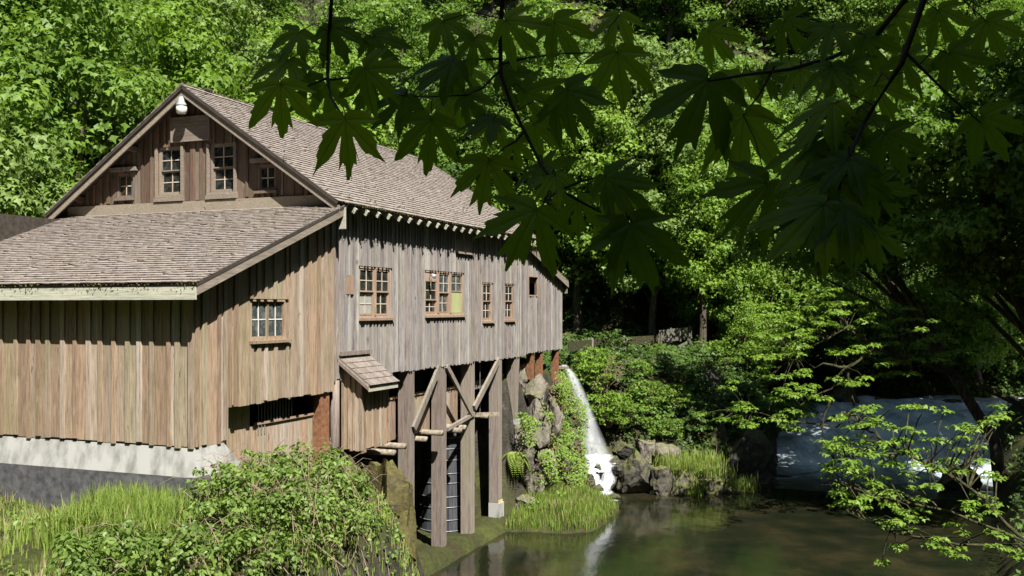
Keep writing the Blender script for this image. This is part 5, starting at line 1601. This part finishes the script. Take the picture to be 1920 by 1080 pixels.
for (u, v, r, n) in ((1590, 790, 18, 5), (1565, 830, 22, 7), (1600, 840, 25, 7), (1555, 880, 20, 6), (1590, 880, 25, 7), (1575, 920, 22, 6), (1605, 930, 25, 7), (1590, 955, 20, 4), (1560, 850, 12, 3), (1640, 850, 35, 9), (1650, 920, 35, 9), (1640, 780, 30, 7), (1700, 860, 45, 10), (1690, 950, 45, 9), (1760, 900, 50, 10), (1720, 790, 45, 9), (1800, 840, 50, 10), (1840, 930, 50, 10), (1660, 1010, 45, 8), (1770, 1000, 50, 8), (1870, 800, 50, 8), (1880, 1020, 50, 8)):
    for _ in range(n):
        sp.append((u + rgv.normal() * r * .6, v + rgv.normal() * r * .5, 17.3 + rgv.normal() * .7, float(rgv.uniform(.10, .2))))
spray_tree('vine_maple', 'small vine maple with fresh yellow green leaves at the right edge of the pool',
           [[(2040, 1180, 17.6), (1930, 1020, 17.5), (1800, 900, 17.4), (1660, 830, 17.3), (1590, 780, 17.2)], [(1930, 1020, 17.5), (1780, 960, 17.4), (1640, 930, 17.2), (1560, 900, 17.2), (1530, 915, 17.2)], [(1800, 900, 17.4), (1700, 850, 17), (1600, 850, 17.1), (1545, 880, 17.2)], [(1930, 1020, 17.5), (1800, 1020, 17.3), (1680, 1000, 17.2), (1590, 960, 17.2)]],
           sp, 22, .085, 'leaf_bright', 'moss_bark', .05, 6, flat=.3)

# ------------------------------------------------------------------ the big maple over the viewer: boughs with large leaves
OUT = [(0, 1.0), (4, .88), (7.5, .80), (11, .79), (16, .83), (17, .70), (18.5, .56), (20.5, .44), (23, .35), (26, .40), (28.5, .56), (32, .66), (36, .80), (39, .79), (45, 1.0), (49, .85), (52, .79), (56.5, .80), (58, .68), (61, .60),
       (66, .66), (68, .52), (73, .38), (79, .44), (85, .58), (92, .74), (97, .58), (105, .55), (112, .40), (130, .28), (150, .19), (168, .10), (180, .03)]
AXES = (0, 45, 92)
def big_leaf_mesh(seed):
    rg = np.random.default_rng(seed)
    ang, rad, vein = [], [], []
    deep = rg.uniform(.68, 1.05)
    for sgn in (1, -1):
        pts = []
        for a, r in OUT:
            j = 0 if a in (0, 180) else rg.normal() * .8
            dp = deep if r < .5 and 18 < a < 80 else 1.0
            pts.append((a + j, r * dp * (1 + rg.normal() * .06)))
            if a in AXES:
                pts.append((a + j + 1.0, r * .965))
                if a: pts.append((a + j - 1.0, r * .965))
        axj = {}
        pts.sort()
        if sgn == -1: pts = [q for q in pts if 0.2 < q[0] < 179]
        for a, r in pts:
            ang.append(sgn * a); rad.append(r)
    o = np.argsort(ang)
    ang = np.array(ang)[o]; rad = np.array(rad)[o]
    rings = (.12, .3, .5, .7, .86, 1.0)
    V = [(0, 0, 0)]; W = [0.0]
    ax_all = np.array([0, 45, -45, 92, -92])
    cup = rg.uniform(.02, .12); tipd = rg.uniform(.15, .9); tw = rg.normal() * .15
    ph = rg.uniform(0, 6)
    for f in rings:
        for a, r in zip(ang, rad):
            rr = r * f
            x = rr * math.cos(math.radians(a)); y = rr * math.sin(math.radians(a))
            da = np.min(np.abs(a - ax_all))
            dist = rr * math.sin(math.radians(min(da, 60)))
            z = cup * min(dist, .16) * 1.6 - tipd * .5 * rr * rr - .18 * abs(y) ** 1.5 + tw * x * y + .03 * math.sin(5 * x + ph) * math.cos(6 * y)
            V.append((x, y * .95, z)); W.append(min(1.0, dist / .055))
    n = len(ang)
    Fs = [(0, 1 + k, 1 + k + 1) for k in range(n - 1)]
    tri = list(Fs)
    for i in range(len(rings) - 1):
        for k in range(n - 1):
            a0 = 1 + i * n + k; b0 = a0 + n
            tri += [(a0, b0, b0 + 1), (a0, b0 + 1, a0 + 1)]
    me = mesh_np('leaf', np.array(V), np.array(tri), M['big_leaf'], None, True)
    at_ = me.attributes.new('vein', 'FLOAT', 'POINT'); at_.data.foreach_set('value', np.array(W, dtype=np.float32))
    return me
LM = [big_leaf_mesh(300 + k) for k in range(7)]
maple = empty('overhanging_maple', (5.2, -3.0, gz(5.2, -3.0)))
tag(maple, 'dark shaded maple boughs with large lobed leaves hanging across the top', 'tree')
mo = maple.location.copy()
def place_leaf(jx, jy, tx, ty, Y, roll=0.0, tiltd=0.0, wide=1.0, k=None):
    J = at(jx, jy, Y)
    T = at(tx, ty, Y - tiltd)
    A = (T - J); ln = A.length; A.normalize()
    view = (Vector((0, 0, CZ)) - J).normalized()
    Nn = view + Vector((0, 0, .35)) + A.cross(view) * roll
    Nn = (Nn - A * Nn.dot(A)).normalized()
    B = Nn.cross(A)
    o = obj('leaf', LM[random.randrange(len(LM)) if k is None else k], maple)
    m = Matrix((( A.x * ln, B.x * ln * wide, Nn.x * ln, 0), (A.y * ln, B.y * ln * wide, Nn.y * ln, 0), (A.z * ln, B.z * ln * wide, Nn.z * ln, 0), (0, 0, 0, 1)))
    m.translation = J - mo
    o.matrix_local = m
    return J
LEAVES = [  # junction, tip, depth, roll, tilt towards the viewer, width
    (526, 160, 527, 248, 3.4, .1, .05, 1), (647, 224, 658, 338, 3.3, 0, .03, .82), (808, 226, 802, 322, 3.5, -.1, .04, .92), (760, 181, 690, 234, 3.6, .5, .05, .8),
    (916, 304, 896, 397, 3.5, .1, .05, .95), (1004, 396, 950, 500, 3.2, -.1, .08, 1.0), (1082, 376, 1086, 452, 3.6, 0, .02, 1.0), (1182, 420, 1219, 545, 3.2, .25, .1, .85), (1176, 425, 1140, 520, 3.25, -.4, .05, .8),
    (1157, 100, 1172, 202, 3.4, 0, .05, .85), (1326, 152, 1272, 288, 3.1, -.2, .08, .85), (1394, 217, 1380, 346, 3.1, .1, .04, .85), (1438, 344, 1366, 434, 3.0, -.4, .08, .9),
    (540, 112, 500, 160, 3.6, .5, .1, 1), (575, 140, 560, 200, 3.7, .3, 0, .9), (612, 160, 622, 228, 3.8, 0, 0, .9), (684, 128, 748, 190, 3.5, .4, .06, .9), (690, 150, 668, 214, 3.6, -.2, .0, .9), 
    (848, 116, 772, 152, 3.5, .7, .1, .8), (850, 118, 826, 182, 3.7, .2, 0, .8), (868, 128, 905, 176, 3.8, -.3, .05, .9), (872, 180, 905, 222, 3.6, .4, .08, .8), (830, 182, 815, 240, 3.7, .2, .05, .8), (850, 180, 868, 250, 3.8, 0, .0, .8),
    (942, 138, 990, 178, 3.7, .5, .08, .8), (960, 118, 975, 175, 3.9, 0, 0, .8), (985, 172, 1055, 205, 3.6, .6, .1, .8), (1062, 168, 1122, 254, 3.3, .35, .08, .7), (1040, 196, 1092, 260, 3.5, .3, .05, .8), (1000, 232, 1058, 282, 3.7, .3, .05, .8), 
    (926, 222, 866, 252, 3.5, .9, .12, .7), (926, 224, 905, 288, 3.6, .2, .03, .8), (966, 266, 974, 320, 3.7, 0, .03, .9), (1012, 312, 988, 350, 3.6, .8, .1, .9), (1020, 318, 1075, 345, 3.7, .7, .1, .8), (1042, 330, 996, 372, 3.5, .6, .08, .8),
    (1135, 332, 1185, 408, 3.3, .7, .15, .7), (1150, 345, 1166, 420, 3.4, .2, .05, .7), (1162, 346, 1228, 404, 3.3, .6, .12, .7), (1135, 405, 1150, 470, 3.7, .1, .02, .8),
    (1390, 140, 1380, 207, 3.2, 0, .03, .9), (1432, 134, 1456, 188, 3.2, .4, .05, .8), (1500, 130, 1500, 190, 3.1, .2, .04, .9), (1560, 124, 1530, 184, 3.0, .4, .05, .9), (1585, 120, 1600, 190, 3.0, .2, .05, 1), (1480, 112, 1450, 150, 3.3, .6, .05, .9),
    (1560, 196, 1482, 258, 2.9, .6, .08, .8), (1578, 245, 1500, 304, 2.9, .5, .08, .85), (1532, 268, 1452, 332, 2.9, .5, .08, .85), (1592, 296, 1538, 356, 2.8, .3, .08, .9), (1552, 336, 1478, 402, 2.8, .4, .08, .9), (1582, 386, 1502, 444, 2.7, .4, .1, .95), (1544, 386, 1442, 468, 2.7, .3, .1, .85),
    (1512, 408, 1490, 478, 2.8, .1, .05, .9), (1602, 416, 1570, 478, 2.7, .2, .05, 1), (1602, 330, 1620, 410, 2.8, .2, .05, 1), (1560, 300, 1600, 330, 3.0, .7, .08, .9), (1540, 330, 1500, 360, 3.1, .8, .08, .9), (1600, 220, 1640, 280, 2.9, .4, .05, 1), (1570, 350, 1610, 400, 3.0, .4, .05, 1), (1530, 300, 1560, 370, 3.1, .2, .05, 1),
    # beyond the edges of the print
    (560, 60, 520, 115, 3.6, .4, .05, .9), (620, 50, 650, 115, 3.6, .3, .05, .9), (700, 70, 740, 125, 3.6, .3, .06, .9), (830, 40, 850, 105, 3.6, .2, .05, .9), (890, 70, 880, 130, 3.6, .2, .05, .9), (950, 40, 1000, 95, 3.5, .4, .08, .9), (1040, 40, 1080, 110, 3.5, .3, .05, .9), 
    (1160, 30, 1130, 90, 3.5, .4, .05, .9), (1330, 60, 1370, 115, 3.2, .4, .05, .9), (1470, 40, 1510, 100, 3.1, .3, .05, .9), (1560, 50, 1540, 115, 3.0, .2, .05, .9), (1620, 70, 1660, 140, 3.0, .2, .05, .9),
    (1640, 160, 1680, 230, 2.9, .2, .05, .9), (1690, 110, 1730, 180, 2.9, .3, .05, .9), (1660, 250, 1700, 330, 2.8, .2, .05, .9), (1640, 350, 1690, 410, 2.8, .4, .05, .9), (1780, 100, 1830, 170, 2.8, .3, .05, .9), (1680, 30, 1720, 90, 3.0, .3, .05, .9), (1760, 20, 1790, 85, 3.0, .2, .05, .9), (1850, 40, 1880, 110, 2.9, .2, .05, .9), (1840, 220, 1890, 300, 2.8, .2, .05, .9), (1640, 440, 1650, 510, 2.8, .2, .05, .9)]
J3 = [(place_leaf(*q), q) for q in LEAVES]
BR = [[(1010, -420, 3.0), (950, -120, 3.5), (938, 60, 3.6), (939, 140, 3.6), (958, 195, 3.6), (985, 250, 3.6), (1015, 310, 3.55), (1048, 355, 3.5), (1085, 376, 3.55), (1138, 404, 3.6)],
      [(939, 130, 3.6), (905, 165, 3.6), (878, 178, 3.6), (800, 182, 3.6), (748, 178, 3.6)], [(983, 246, 3.6), (968, 264, 3.6), (945, 277, 3.55), (917, 303, 3.5)], [(1048, 355, 3.5), (1025, 376, 3.4), (1005, 396, 3.25)],
      [(1050, 356, 3.5), (1095, 338, 3.4), (1135, 330, 3.35), (1160, 345, 3.35), (1178, 418, 3.25)], [(680, -420, 3.2), (630, -100, 3.5), (617, 60, 3.6), (614, 140, 3.6), (620, 182, 3.5), (646, 224, 3.35)],
      [(614, 146, 3.6), (575, 162, 3.5), (527, 160, 3.4)], [(614, 150, 3.6), (655, 146, 3.6), (690, 140, 3.6)], [(939, 110, 3.6), (890, 112, 3.6), (846, 117, 3.6)], [(940, 120, 3.6), (990, 108, 3.6), (1060, 100, 3.5), (1157, 98, 3.4)],
      [(1900, -380, 2.6), (1760, -80, 2.8), (1640, 70, 3.0), (1560, 108, 3.1), (1480, 130, 3.1), (1400, 140, 3.1), (1328, 152, 3.1)], [(1452, 124, 3.1), (1425, 175, 3.1), (1394, 217, 3.1)],
      [(1760, -80, 2.8), (1690, 120, 2.8), (1620, 230, 2.85), (1580, 320, 2.8), (1560, 410, 2.75)], [(1700, 100, 2.8), (1780, 180, 2.8), (1850, 240, 2.8)], [(1640, 70, 3.0), (1500, 30, 3.2), (1300, 40, 3.3)]]
allb = []
for i, br in enumerate(BR):
    P = [at(*q) - mo for q in br]
    r0 = .0100 if i in (0, 5, 10, 12) else .0048
    rr = [r0 * (1.5 if (i in (0, 5, 10) and j == 0) else 1) * (1 - .6 * j / (len(P) - 1)) for j in range(len(P))]
    MB().tube(P, rr, 7, False).build('branch', M['dark_twig'], maple, True)
    for a_, b_ in zip(P[:-1], P[1:]):
        allb += [a_.lerp(b_, t) for t in np.linspace(0, 1, 8)]
for J, q in J3:
    c = J - mo
    nb = min(allb, key=lambda w: (w - c).length + max(0, c.z - w.z) * .5)
    mid = nb.lerp(c, .5) + Vector((0, 0, .03))
    MB().tube([nb, mid, c], [.0022, .002, .0018], 5, False).build('leaf_stalk', M['dark_twig'], maple, True)
b = MB()
b.tube([(0, 0, -1), (-.2, .2, 5), (-.6, .8, 10), (-1.4, .8, 16)], [.6, .5, .4, .2], 12, False)
for br in (BR[0], BR[5], BR[10]):
    q = at(*br[0]) - mo
    b.tube([(-.6, .8, 10), Vector((-.6, .8, 10)).lerp(q, .5) + Vector((0, 0, .8)), q], [.14, .06, .019], 8, False)
b.build('trunk', M['bark'], maple, True)
rg = np.random.default_rng(404)
C = unit(rg.normal(size=(110, 3))) * (rg.random((110, 1)) ** .5) * np.array([3.9, 3.2, 2.2]) + np.array([3.6, -2.2, 18.4])  # unseen crown, sized and set sunward to shade the boughs below
C = C[C[:, 2] > 15.0]
V, Fc, W = clump_leaves(C - np.array(mo), rg.uniform(.7, 1.2, len(C)), 95, .27, .5, .6, rg)
obj('crown', mesh_np('crown', V, Fc, M['leaf_maple'], W), maple)
